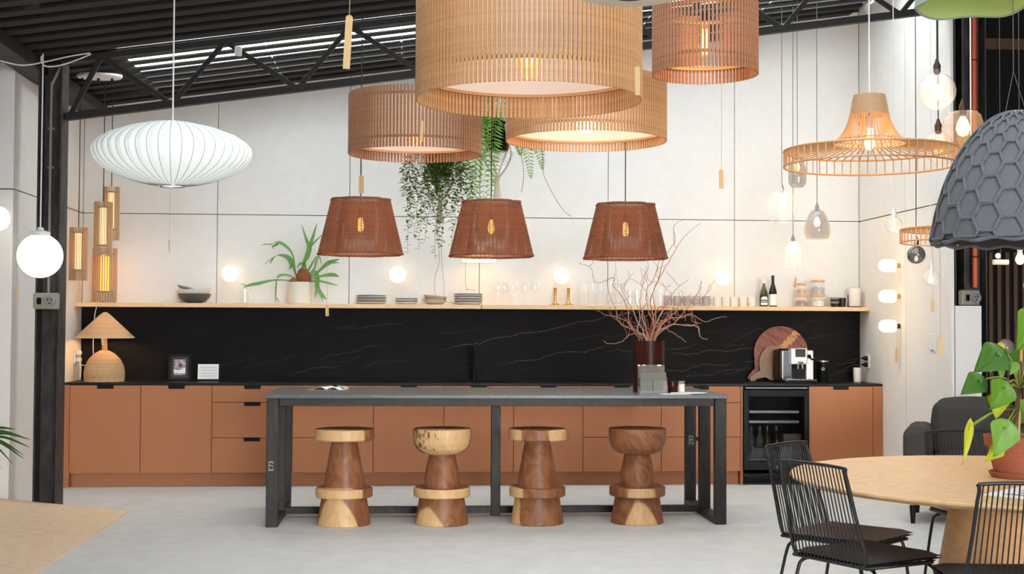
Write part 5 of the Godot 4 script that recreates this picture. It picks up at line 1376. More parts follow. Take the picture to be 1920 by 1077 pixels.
	var egg := [Vector2(0.098, -0.125), Vector2(0.114, -0.08), Vector2(0.112, -0.02), Vector2(0.09, 0.06), Vector2(0.06, 0.115), Vector2(0.02, 0.14)]
	glass_pendant("smoked glass pendant half hidden behind the rattan hat brim", V(3.410, 2.785, -11.6), [Vector2(0.05, -0.128), Vector2(0.075, -0.10), Vector2(0.082, -0.04), Vector2(0.078, 0.03), Vector2(0.06, 0.10), Vector2(0.02, 0.14)], M.smoked, M.bulb_warm, 0.05, 0.024, M.black_plastic, 0.02, M.grey_cord)
	glass_pendant("egg-shaped smoked glass pendant, right of the glass cluster", V(3.588, 2.330, -11.6), egg, M.smoked, M.bulb_white, 0.02, 0.030, M.ceramic_slate, 0.05, M.grey_cord)
	glass_pendant("tall clear glass pendant, lowest of the glass cluster", V(3.371, 2.055, -11.6), [Vector2(0.05, -0.135), Vector2(0.072, -0.12), Vector2(0.076, 0.0), Vector2(0.068, 0.08), Vector2(0.02, 0.13)], M.pane_mid, M.bulb_white, 0.06, 0.040, M.ceramic_slate, 0.10, M.grey_cord)
	rattan_hat("rattan pendant with a wide hat-like brim at the upper right", V(2.207, 2.203, -6.3), 0.405, 1.0)
	rattan_hat("second rattan hat pendant half hidden behind the grey felt dome", V(3.27, 1.925, -7.6), 0.40, 1.0)
	# clear globe cluster near the felt dome
	glass_pendant("clear round glass pendant, topmost of the three near the felt dome", V(2.664, 2.623, -6.6), ball_neck(0.094), M.pane_clear, M.bulb_white, -0.008, 0.028, M.bronze, 0.06, M.black_cord)
	glass_pendant("clear faceted glass pendant overlapping the felt dome", V(2.735, 2.405, -6.45), [Vector2(0.0, -0.105), Vector2(0.06, -0.10), Vector2(0.078, -0.075), Vector2(0.104, 0.01), Vector2(0.088, 0.07), Vector2(0.07, 0.09), Vector2(0.02, 0.10)], M.smoked_light, M.bulb_warm, 0.012, 0.034, M.bronze, 0.06, M.black_cord)
	glass_pendant("brownish round glass pendant behind the faceted one", V(2.730, 2.36, -6.75), ball_neck(0.078), M.smoked_light, M.bulb_warm, 0.0, 0.026, M.bronze, 0.04, M.black_cord)
	glass_pendant("small clear glass ball pendant near the right wall seam", V(3.397, 2.147, -9.2), ball_neck(0.060), M.pane_mid, M.bulb_white, -0.028, 0.014, M.white_plastic, 0.01, M.white_cord)
	glass_pendant("small mirrored glass ball pendant below the second rattan brim", V(3.558, 1.937, -9.2), ball_neck(0.064), M.mirror_ball, M.bulb_white, -0.03, 0.014, M.chrome, 0.008, M.black_cord)
	glass_pendant("small clear glass ball pendant, lowest before the right wall", V(3.666, 1.777, -9.2), ball_neck(0.058), M.pane_mid, M.bulb_white, -0.02, 0.018, M.white_plastic, 0.012, M.white_cord)
	# stacked wall lamps
	var kk := 0
	for y in [1.968, 1.698, 1.436]:
		var w := thing("capsule_wall_lamp", ["white capsule lamp on the right wall, topmost of three", "white capsule lamp on the right wall, middle of three", "white capsule lamp on the right wall, lowest of three"][kk], "wall lamp", V(4.165, y, -11.50))
		var cap := [Vector2(0, -0.058)]
		for j in range(1, 9): cap.append(Vector2(sin(PI * 0.5 * j / 8.0) * 0.056, -cos(PI * 0.5 * j / 8.0) * 0.058))
		cap.append_array([Vector2(0.056, 0.07), Vector2(0.048, 0.09), Vector2(0.0, 0.092)])
		part(w, "glass_capsule", B().lathe(cap, 28, Vector3.ZERO, Basis(Vector3.BACK, -PI / 2)).mesh(), M.globe_warm)
		part(w, "wall_fitting", B().lathe([Vector2(0, 0.09), Vector2(0.022, 0.09), Vector2(0.022, 0.13), Vector2(0, 0.13)], 20, Vector3.ZERO, Basis(Vector3.BACK, -PI / 2)).mesh(), M.bronze if kk == 2 else M.brass)
		omni(w, V(0.0, 0, 0), 0.085, Color(1, 0.84, 0.6), 0.05)
		kk += 1
	felt_dome("grey felt dome pendant covered in hexagonal tiles at the right edge", V(2.425, 1.775, -5.2))
	# green felt shade at the top
	t = thing("green_felt_pendant", "green felt pendant seen from below at the upper right", "pendant lamp", V(2.424, 2.82, -5.6))
	var outer := []
	var lin := []
	for k in 11:
		var ph := k / 10.0 * PI * 0.5
		var ro := []
		var ri := []
		for j in 96:
			var th := TAU * j / 96.0
			var s := 0.246 * cos(ph) * (1.0 + 0.018 * sin(th * 7.0)) + 0.002
			ro.append(V(sin(th) * s, 0.30 * sin(ph) + 0.008 * sin(th * 5.0) * cos(ph), cos(th) * s))
			ri.append(V(sin(th) * s * 0.955, 0.285 * sin(ph) + 0.008 * sin(th * 5.0) * cos(ph), cos(th) * s * 0.955))
		outer.append(ro); lin.append(ri)
	part(t, "outer_felt", B().grid(outer, true).mesh(), M.felt_sage)
	part(t, "inner_felt", B().grid(lin, true).mesh(), M.felt_green)
	var hem := []
	for j in 96:
		var th := TAU * j / 96.0
		hem.append(V(sin(th) * 0.243 * (1.0 + 0.018 * sin(th * 7.0)), 0.008 * sin(th * 5.0), cos(th) * 0.243 * (1.0 + 0.018 * sin(th * 7.0))))
	part(t, "hem", B().tube(hem, 0.007, 6, true).mesh(), M.felt_sage)
	part(t, "bulb", B().lathe(ball(0.03, 12), 20, V(0, 0.16, 0)).mesh(), M.bulb_white)
	omni(t, V(0, 0.16, 0), 0.03, Color(1, 0.95, 0.8), 0.03)
	cord(t, 0.30, M.black_cord)
	# cream shade cut off by the top edge
	t = thing("cream_disc_pendant", "cream disc pendant cut off by the top edge before the largest drum", "pendant lamp", V(0.758, 2.580, -4.6))
	part(t, "shade", B().lathe([Vector2(0.055, 0.0), Vector2(0.12, -0.002), Vector2(0.185, 0.0), Vector2(0.192, 0.01), Vector2(0.17, 0.05), Vector2(0.10, 0.10), Vector2(0.03, 0.13)], 56).mesh(), M.cream_shade)
	part(t, "ring", B().hoop(0.058, -0.006, 0.004, 40, 8).mesh(), M.bronze)
	part(t, "bulb", B().lathe(ball(0.04, 12), 20, V(0, 0.03, 0)).mesh(), M.bulb_dim)
	omni(t, V(0, 0.03, 0), 0.01, Color(1, 0.9, 0.75), 0.03)
	cord(t, 0.12, M.black_cord)
func ball_neck(r: float) -> Array:
	var a := ball(r, 20)
	a.resize(19)
	a.append(Vector2(r * 0.22, r * 1.02)); a.append(Vector2(r * 0.2, r * 1.2))
	return a

# ---------------------------------------------------------------- plants
func frond(b: MB, pts: Array, pairs: int, lmax: float, r: RandomNumberGenerator) -> void:
	var line := smooth_line(pts, 6)
	b.col = Color(0.8, 0.7, 0.5)
	b.tube(line, 0.0016, 4)
	for k in pairs:
		var t := (k + 0.5) / pairs
		var i := mini(int(t * (line.size() - 1)), line.size() - 2)
		var p: Vector3 = (line[i] as Vector3).lerp(line[i + 1], t * (line.size() - 1) - i)
		var d: Vector3 = (line[i + 1] - line[i]).normalized()
		var s := d.cross(Vector3.BACK).normalized()
		if s.length() < 0.5: s = Vector3.RIGHT
		var l := lmax * sin(PI * clampf(0.12 + t * 0.86, 0.0, 1.0)) + 0.006
		for sg in [-1.0, 1.0]:
			var dir: Vector3 = (s * sg + d * 0.35 + V(0, r.randf_range(-0.25, 0.05), r.randf_range(-0.25, 0.25))).normalized()
			var w := d * 0.0075
			var sh := r.randf_range(0.7, 1.2)
			b.col = Color(sh, sh, sh * 0.9)
			var nn := dir.cross(d).normalized()
			var a := b.vert(p, nn); var c := b.vert(p + dir * l * 0.5 + w, nn); var e := b.vert(p + dir * l, nn); var f := b.vert(p + dir * l * 0.5 - w, nn)
			b.quad(a, c, e, f)
func small_leaf(b: MB, p: Vector3, dir: Vector3, l: float, w: float, up: Vector3) -> void:
	var s := dir.cross(up).normalized()
	var nn := s.cross(dir).normalized()
	var a := b.vert(p, nn); var m1 := b.vert(p + dir * l * 0.45 + s * w + nn * w * 0.3, nn); var m0 := b.vert(p + dir * l * 0.5, nn); var m2 := b.vert(p + dir * l * 0.45 - s * w + nn * w * 0.3, nn); var e := b.vert(p + dir * l, nn)
	b.tri(a, m1, m0); b.tri(a, m0, m2); b.tri(m1, e, m0); b.tri(m0, e, m2)
func hanger(called: String, label: String, at: Vector3, pot_r: float, low: float) -> void:
	var t := thing(called, label, "hanger", at)
	var top := roof_at(at.x) - at.y
	for k in 4:
		var a := TAU * k / 4.0 + 0.5
		part(t, "knotted_cord", B().tube(smooth_line([V(0, top, 0), V(sin(a) * pot_r * 0.6, 0.42, cos(a) * pot_r * 0.6), V(sin(a) * pot_r * 1.06, 0.13, cos(a) * pot_r * 1.06), V(sin(a + 0.5) * pot_r * 1.02, -0.02, cos(a + 0.5) * pot_r * 1.02), V(sin(a + 0.7) * pot_r * 0.6, low * 0.6, cos(a + 0.7) * pot_r * 0.6), V(0, low, 0)]), 0.007, 6).mesh(), M.cotton)
	part(t, "tassel", B().lathe([Vector2(0, low - 0.17), Vector2(0.034, low - 0.165), Vector2(0.024, low - 0.08), Vector2(0.016, low - 0.02), Vector2(0.022, low + 0.01), Vector2(0, low + 0.02)], 16).mesh(), M.cotton)
func build_hanging_plants() -> void:
	var r := RandomNumberGenerator.new()
	r.seed = 31
	# fern in a black pot over a clear glass bowl
	var z := -10.62
	var t := thing("hanging_fern", "bushy fern in a black pot hanging between the slatted drums", "potted plant", V(0.690, 2.81, z))
	part(t, "pot", B().lathe([Vector2(0, 0), Vector2(0.085, 0), Vector2(0.115, 0.20), Vector2(0.122, 0.20), Vector2(0.122, 0.225), Vector2(0.108, 0.225), Vector2(0.08, 0.03), Vector2(0, 0.03)], 32).mesh(), M.black_plastic)
	part(t, "soil", B().lathe([Vector2(0, 0.2), Vector2(0.107, 0.19)], 24).mesh(), M.soil)
	var ends := [V(-0.36, 0.02, 0.1), V(-0.30, -0.32, 0.16), V(-0.22, -0.48, 0.05), V(-0.17, -0.34, 0.2), V(-0.12, -0.52, 0.12), V(-0.07, -0.46, 0.18), V(-0.26, -0.14, -0.1), V(-0.18, -0.5, -0.08), V(0.26, -0.22, 0.1), V(0.36, -0.14, 0.02), V(0.2, 0.0, -0.2), V(-0.1, 0.36, -0.1), V(-0.25, 0.30, 0.05), V(0.1, 0.38, 0.1), V(0.3, 0.2, 0.1), V(-0.32, -0.2, 0.0), V(-0.04, -0.3, 0.24), V(-0.24, -0.4, 0.18)]
	for e in ends:
		var h: float = maxf(0.28, e.y + 0.18)
		var b := B()
		frond(b, [V(e.x * 0.12, 0.2, e.z * 0.12), V(e.x * 0.45, h, e.z * 0.45), V(e.x * 0.85, lerpf(h, e.y, 0.45), e.z * 0.85), e], 34, 0.075, r)
		part(t, "frond", b.mesh(), M.leaf_fern)
	for e in [[V(0.05, 0.2, 0.1), V(0.32, 0.05, 0.12), V(0.36, -0.2, 0.12), V(0.5, -0.45, 0.1), V(0.58, -0.52, 0.1)], [V(0.02, 0.2, 0.1), V(0.16, 0.0, 0.13), V(0.20, -0.2, 0.13), V(0.18, -0.34, 0.13)]]:
		part(t, "runner", B().tube(smooth_line(e), 0.0018, 4).mesh(), M.stem_brown)
	var gb := solo("glass_bowl", B().lathe([Vector2(0, 0), Vector2(0.06, 0.005), Vector2(0.115, 0.05), Vector2(0.135, 0.11), Vector2(0.132, 0.11), Vector2(0.11, 0.052), Vector2(0.055, 0.010), Vector2(0, 0.006)], 32).mesh(), M.pane_mid, "clear glass bowl under the black fern pot", "bowl", V(0.690, 2.69, z))
	hanger("macrame_hanger", "cotton macrame hanger holding the black fern pot", V(0.690, 2.81, z), 0.122, -0.22)
	# trailing plant below the left drum
	t = thing("trailing_plant", "trailing plant with small leaves hanging below the left drum", "potted plant", V(0.235, 2.60, z))
	part(t, "pot", B().lathe([Vector2(0, 0), Vector2(0.08, 0), Vector2(0.11, 0.17), Vector2(0.118, 0.17), Vector2(0.118, 0.19), Vector2(0.104, 0.19), Vector2(0.078, 0.03), Vector2(0, 0.03)], 32).mesh(), M.black_plastic)
	part(t, "soil", B().lathe([Vector2(0, 0.17), Vector2(0.103, 0.16)], 24).mesh(), M.soil)
	var lows := [[-0.28, -0.28, 0.1], [-0.24, -0.42, 0.14], [-0.20, -0.5, 0.06], [-0.16, -0.60, 0.16], [-0.13, -0.40, 0.2], [-0.10, -0.52, 0.12], [-0.05, -0.66, 0.18], [-0.02, -0.95, 0.12], [0.03, -0.98, 0.17], [0.0, -0.45, 0.2], [0.06, -0.30, 0.2], [0.12, -0.44, 0.15], [0.16, -0.54, 0.1], [0.20, -0.88, 0.12], [0.22, -0.42, 0.16], [0.10, -0.58, 0.08], [-0.22, -0.20, 0.18], [-0.30, -0.12, 0.05], [0.18, -0.22, 0.2], [-0.08, -0.26, 0.22], [0.26, -0.24, 0.06], [-0.26, -0.62, 0.1]]
	for k in 14: lows.append([r.randf_range(-0.26, 0.20), r.randf_range(-0.42, -0.05), r.randf_range(0.10, 0.22)])
	for e in lows:
		var b := B()
		var pts := [V(e[0] * 0.3, 0.18, e[2] * 0.4), V(e[0] * 0.8, 0.20, e[2])]
		var m := 8
		for k in range(1, m + 1):
			var u := float(k) / m
			pts.append(V(e[0] * (0.85 + 0.15 * u) + r.randf_range(-0.02, 0.02), lerpf(0.16, e[1], u), e[2] + r.randf_range(-0.015, 0.015)))
		if e[1] < -0.8: pts.append(pts[-1] + V(0.06, -0.02, 0.0))
		var line := smooth_line(pts, 4)
		b.col = Color(0.9, 0.75, 0.55)
		b.tube(line, 0.0015, 4)
		for i in range(3, line.size() - 1):
			var f := float(i) / line.size()
			if e[1] < -0.8 and f > 0.6 and f < 0.92 : continue
			for s in 2 if f < 0.75 else 1:
				var a := r.randf() * TAU
				var sh := r.randf_range(0.55, 1.35)
				b.col = Color(sh, sh, sh * r.randf_range(0.6, 1.1))
				small_leaf(b, line[i], V(cos(a), r.randf_range(-0.7, 0.3), sin(a)).normalized(), r.randf_range(0.036, 0.058), r.randf_range(0.009, 0.015), Vector3.UP)
		part(t, "strand", b.mesh(), M.leaf_hoya)
	hanger("macrame_hanger", "cotton macrame hanger holding the trailing plant", V(0.235, 2.60, z), 0.118, -0.20)
	solo("glass_bowl", B().lathe([Vector2(0, 0), Vector2(0.06, 0.005), Vector2(0.115, 0.05), Vector2(0.135, 0.11), Vector2(0.132, 0.11), Vector2(0.11, 0.052), Vector2(0.055, 0.010), Vector2(0, 0.006)], 32).mesh(), M.pane_mid, "clear glass bowl under the trailing plant's pot", "bowl", V(0.235, 2.477, z))
func build_staghorn() -> void:
	var t := thing("staghorn_fern", "staghorn fern with antler fronds in a cream pot on the shelf", "potted plant", V(-1.005, SY, SZ))
	part(t, "pot", B().lathe([Vector2(0, 0), Vector2(0.102, 0), Vector2(0.106, 0.005), Vector2(0.106, 0.2), Vector2(0.100, 0.2), Vector2(0.098, 0.17), Vector2(0, 0.17)], 40).mesh(), M.pot_cream)
	part(t, "husk", B().lathe([Vector2(0, 0.16), Vector2(0.05, 0.17), Vector2(0.072, 0.21), Vector2(0.068, 0.26), Vector2(0.045, 0.31), Vector2(0.018, 0.335), Vector2(0, 0.34)], 24, V(0.035, 0, 0.01)).mesh(), M.fern_husk)
	part(t, "husk", B().lathe([Vector2(0, 0.16), Vector2(0.05, 0.17), Vector2(0.055, 0.21), Vector2(0.03, 0.235), Vector2(0, 0.24)], 20, V(-0.042, 0, 0.02)).mesh(), M.fern_husk)
	# fronds as points from the crown in hundredths of the photographed size, with half widths; forks follow
	var F := [
		[[[-2, 3], [-8, 20], [-14, 60], [-26, 78], [-42, 88], [-60, 84]], [2, 2, 2.5, 4, 5, 2], [[[-44, 86], [-56, 78], [-52, 74]], [3, 2, 0.5]], [[[-56, 84], [-72, 84], [-80, 80]], [2, 1.5, 0.3]]],
		[[[-3, 3], [-10, 24], [-16, 44], [-26, 56], [-44, 60], [-58, 52], [-76, 38]], [2, 3, 6, 7, 4, 3, 0.5], [[[-56, 54], [-62, 40]], [3, 0.5]], [[[-24, 54], [-18, 38], [-22, 28]], [5, 4, 0.5]]],
		[[[-4, 2], [-16, 12], [-30, 16], [-44, 10], [-48, -20], [-48, -48]], [1.5, 2, 3, 4.5, 4, 0.6], [[[-47, -36], [-38, -50]], [2, 0.3]]],
		[[[-6, 0], [-30, 4], [-58, 3], [-84, -4], [-104, -8], [-118, -14]], [1, 1.5, 2.5, 5, 4, 0.4], [[[-108, -10], [-124, -4]], [2, 0.3]]],
		[[[4, 4], [8, 40], [16, 60], [20, 80], [14, 96], [4, 130]], [2, 4, 7, 7, 4, 0.4], [[[20, 78], [28, 104], [36, 134]], [5, 4, 0.4]], [[[22, 80], [36, 96], [52, 112]], [3, 2, 0.3]]],
		[[[6, 4], [20, 30], [32, 52], [36, 60]], [2, 3, 2, 0.3]],
		[[[4, 2], [8, -12], [12, -26], [12, -38], [10, -44]], [3, 5, 7, 6, 0.5]],
		[[[14, 6], [30, 22], [36, 10], [38, -14], [52, -34], [58, -40]], [4, 7, 9, 7, 4, 0.5], [[[38, -10], [32, -36]], [4, 0.4]], [[[42, -18], [50, -44]], [4, 0.4]]],
		[[[16, 8], [34, 18], [46, 30], [62, 44], [84, 52]], [1.5, 2, 4, 6, 1], [[[62, 44], [84, 44]], [4, 0.5]]],
		[[[16, 4], [40, 12], [60, 16], [74, 16], [84, 12]], [1.5, 2, 5, 5, 0.5]],
		[[[14, 0], [42, 2], [60, -2], [82, -8]], [1.5, 3, 3, 0.4]],
		[[[8, 4], [10, 34], [6, 44], [-4, 32]], [3, 6, 5, 1]],
		[[[12, 6], [30, 30], [34, 44], [40, 60], [46, 40]], [2, 2.5, 3, 2.5, 0.4]]]
	var sc := 0.00492
	var r := RandomNumberGenerator.new()
	r.seed = 4
	for q in F:
		var b := B()
		var dz := r.randf_range(-0.03, 0.10)
		for i in range(0, q.size(), 1):
			if i == 1: continue
			var path: Array = q[0] if i == 0 else q[i][0]
			var hw: Array = q[1] if i == 0 else q[i][1]
			var pts := []
			var off := 0.0 if i == 0 else 0.6
			for k in path.size():
				var u := off + (1.0 - off) * k / (path.size() - 1)
				pts.append(V(path[k][0] * sc * 0.88, 0.20 + path[k][1] * sc * 0.82, dz * u + 0.02))
			var line := smooth_line(pts, 5)
			var ws := resample(hw, line.size())
			for k in ws.size(): ws[k] *= sc * 0.70
			blade(b, line, ws, V(0.35, 0.3, 0.85).cross((line[line.size() / 2] - line[0] as Vector3).normalized()).normalized(), 0.18)
		part(t, "frond", b.mesh(), M.leaf_stag)
func heart(b: MB, base: Vector3, tip: Vector3, width: float, face: Vector3, droop := 0.12) -> void:
	var ax := tip - base
	var l := ax.length()
	var d := ax / l
	var s := d.cross(face).normalized()
	var nn := s.cross(d).normalized()
	var rows := []
	var m := 12
	for i in m + 1:
		var t := float(i) / m
		var x := -0.22 + 1.22 * t
		var w: float
		if x < 0.14: w = sqrt(clampf((x + 0.22) / 0.36, 0.0, 1.0)) * 1.0
		else: w = pow(clampf((1.0 - x) / 0.86, 0.0, 1.0), 0.86)
		var row := []
		for j in 9:
			var u := j / 4.0 - 1.0
			var xx := x
			if x < 0.0: xx = x * clampf(absf(u) * 2.4, 0.0, 1.0)
			if x < 0.10: xx = maxf(xx, 0.10 - absf(u) * 0.45) if absf(u) < 0.35 else xx
			var y := u * w * width * 0.5
			row.append(base + d * (xx * l) + s * y + nn * (absf(u) * 0.10 * width - droop * l * maxf(xx, 0.0) * maxf(xx, 0.0) + 0.012 * width * sin(u * 9.0 + x * 8.0)))
		rows.append(row)
	b.grid(rows)
func build_philodendron() -> void:
	var t := thing("potted_philodendron", "heart-leaved green plant in a terracotta pot on the round table", "potted plant", V(2.743, 0.752, -5.90))
	part(t, "saucer", B().lathe([Vector2(0, 0), Vector2(0.108, 0), Vector2(0.122, 0.022), Vector2(0.116, 0.024), Vector2(0.10, 0.008), Vector2(0, 0.008)], 40).mesh(), M.terracotta_pot)
	part(t, "pot", B().lathe([Vector2(0, 0.010), Vector2(0.094, 0.010), Vector2(0.124, 0.135), Vector2(0.134, 0.137), Vector2(0.143, 0.186), Vector2(0.132, 0.186), Vector2(0.118, 0.13), Vector2(0, 0.12)], 48).mesh(), M.terracotta_pot)
	part(t, "soil", B().lathe([Vector2(0, 0.172), Vector2(0.13, 0.168)], 32).mesh(), M.soil)
	part(t, "support_stake", B().tube([V(0.01, 0.15, 0.0), V(0.028, 0.58, 0.0)], 0.007, 6).mesh(), M.oak_plain)
	part(t, "main_stem", B().tube(smooth_line([V(-0.02, 0.15, 0.02), V(-0.005, 0.30, 0.02), V(0.015, 0.42, 0.01), V(0.02, 0.52, 0.0)]), 0.010, 7).mesh(), M.stem_brown)
	part(t, "main_stem", B().tube(smooth_line([V(-0.045, 0.15, 0.0), V(-0.05, 0.24, 0.03), V(-0.03, 0.36, 0.02)]), 0.006, 6).mesh(), M.stem_brown)
	# base x, y, tip x, y (photograph scale about the pot), width, depth, material, facing tilt
	var ls := [[1928, 596, 1881, 655, 78, 0.10, "leaf_green", 0.2], [1840, 662, 1786, 694, 60, 0.16, "leaf_deep", -0.1], [1806, 712, 1764, 737, 44, 0.14, "leaf_deep", -0.1], [1842, 722, 1811, 764, 56, 0.20, "leaf_green", 0.3], [1846, 744, 1836, 784, 40, 0.12, "leaf_yellow", 0.0],
		[1890, 750, 1877, 803, 54, 0.24, "leaf_green", 0.2], [1836, 795, 1809, 850, 62, 0.24, "leaf_pale", 0.3], [1840, 838, 1806, 862, 28, 0.16, "leaf_yellow", 0.1], [1774, 796, 1760, 866, 20, 0.20, "leaf_yellow", 0.4], [1886, 682, 1867, 701, 16, 0.10, "leaf_pale", 0.0],
		[1862, 650, 1838, 698, 24, 0.06, "leaf_yellow", 0.2], [1930, 722, 1897, 737, 42, 0.18, "leaf_pale", 0.0], [1922, 778, 1893, 806, 34, -0.05, "leaf_deep", 0.2], [1868, 692, 1862, 712, 14, 0.04, "leaf_pale", 0.1], [1960, 650, 2005, 700, 70, 0.05, "leaf_green", 0.2], [1950, 740, 1995, 790, 64, 0.1, "leaf_deep", 0.2], [1935, 690, 1960, 640, 60, -0.15, "leaf_deep", 0.1], [1852, 748, 1846, 770, 22, 0.0, "leaf_deep", 0.1], [1798, 800, 1786, 816, 10, 0.1, "leaf_pale", 0.2]]
	var sc := 0.00233
	for q in ls:
		var p := func(x, y): return V((x - 1905) * sc, 0.186 + (820 - y) * sc, q[5])
		var base: Vector3 = p.call(q[0], q[1])
		var tip: Vector3 = p.call(q[2], q[3]) + V(0, 0, 0.03)
		var b := B()
		heart(b, base, tip, q[4] * sc * 1.14, V(q[7], 0.35, 1.0), 0.10)
		var lf := part(t, "leaf", b.mesh(), M[q[6]])
		var root := V(0.012, 0.40 if q[1] < 760 else 0.30, 0.01)
		part(lf, "leaf_stalk", B().tube(smooth_line([root, root.lerp(base, 0.5) + V(0, 0.035, 0.02), base]), 0.0032, 5).mesh(), M.stem_green)
func build_palm() -> void:
	var t := thing("potted_palm", "palm plant whose leaf tips reach in at the left edge", "potted plant", V(-2.98, 0.122, -8.5))
	part(t, "pot", B().lathe([Vector2(0, 0), Vector2(0.13, 0), Vector2(0.16, 0.26), Vector2(0.15, 0.27), Vector2(0.12, 0.24), Vector2(0, 0.24)], 32).mesh(), M.terracotta_pot)
	part(t, "trunk", B().tube([V(0, 0.2, 0), V(0.02, 0.45, 0.0)], 0.02, 8).mesh(), M.stem_brown)
	for f in 3:
		var hub: Vector3 = [V(0.36, 0.60, 0.05), V(-0.3, 0.7, 0.1), V(0.0, 0.8, -0.3)][f]
		part(t, "stalk", B().tube(smooth_line([V(0.02, 0.44, 0), hub * V(0.5, 0.95, 0.5) + V(0, 0.05, 0), hub]), 0.006, 6).mesh(), M.stem_green)
		for k in 11:
			var a := deg_to_rad(38.0 - 13.0 * k)
			var b := B()
			var d := V(cos(a) * (1.0 if f != 1 else -1.0), sin(a) * 0.62 - 0.02, 0.25 * sin(k * 2.1))
			var l := 0.31 - 0.010 * absf(k - 3.0)
			blade(b, smooth_line([hub, hub + d * l * 0.5 + V(0, 0.012, 0), hub + d * l + V(0, -0.05, 0)], 4), resample([0.004, 0.011, 0.010, 0.001], 9), V(0, 0.8, 0.5), 0.5)
			part(t, "leaf_blade", b.mesh(), M.leaf_palm)

# ---------------------------------------------------------------- dining corner
func rod_chair() -> Node3D:
	# seat centre at the origin, facing +z
	var t := Node3D.new()
	var w := 0.208
	var by := 0.45
	var bz := -0.21
	var top := 0.855
	var tz := -0.31
	var tw := 0.183
	part(t, "back_frame", B().tube(smooth_line([V(-w + 0.03, by, bz), V(-w, by + 0.03, bz - 0.004), V(-(w + tw) * 0.5, 0.66, -0.262), V(-tw, top - 0.03, tz + 0.006), V(-tw + 0.025, top, tz), V(tw - 0.025, top, tz), V(tw, top - 0.03, tz + 0.006), V((w + tw) * 0.5, 0.66, -0.262), V(w, by + 0.03, bz - 0.004), V(w - 0.03, by, bz)], 4), 0.0075, 8).mesh(), M.black_rod)
	for k in 19:
		var u := -1.0 + 2.0 * k / 18.0
		part(t, "back_rod", B().tube([V(u * (w - 0.02), by, bz), V(u * ((w + tw) * 0.5 - 0.017), 0.66, -0.262), V(u * (tw - 0.014), top, tz)], 0.0032, 5).mesh(), M.black_rod)
	part(t, "seat_frame", B().tube([V(-w, by - 0.005, bz), V(-w, by - 0.012, 0.18), V(-w + 0.05, by - 0.012, 0.235), V(w - 0.05, by - 0.012, 0.235), V(w, by - 0.012, 0.18), V(w, by - 0.005, bz)], 0.0075, 8, true).mesh(), M.black_rod)
	for k in 12:
		var x := -w + 0.03 + (2 * w - 0.06) * k / 11.0
		part(t, "seat_rod", B().tube([V(x, by - 0.004, bz), V(x, by - 0.012, 0.232)], 0.0032, 5).mesh(), M.black_rod)
	for sx in [-1, 1]:
		part(t, "leg", B().tube(smooth_line([V(sx * (w - 0.06), by - 0.018, -0.14), V(sx * (w - 0.005), by - 0.03, -0.16), V(sx * (w + 0.005), by - 0.10, -0.19), V(sx * (w + 0.02), 0.0, -0.26)], 4), 0.0078, 8).mesh(), M.black_rod)
		part(t, "leg", B().tube(smooth_line([V(sx * (w - 0.06), by - 0.018, 0.16), V(sx * (w - 0.005), by - 0.03, 0.18), V(sx * (w + 0.005), by - 0.10, 0.20), V(sx * (w + 0.015), 0.0, 0.24)], 4), 0.0078, 8).mesh(), M.black_rod)
	var rows := []
	for i in 11:
		var row := []
		for j in 13:
			var u := j / 6.0 - 1.0
			var v := i / 5.0 - 1.0
			var edge: float = pow(maxf(absf(u), absf(v)), 6.0)
			row.append(V(u * (w + 0.004), by + 0.012 + 0.026 * (1.0 - edge) - 0.010 * (1 - u * u) * (1 - v * v), 0.015 + v * 0.228))
		rows.append(row)
	var low := []
	for i in 11:
		var row := []
		for j in 13: row.append(rows[i][j] * V(1, 0, 1) + V(0, by + 0.002 , 0))
		low.append(row)
	part(t, "cushion", B().grid(rows).grid(low).mesh(), M.cushion_brown)
	return t
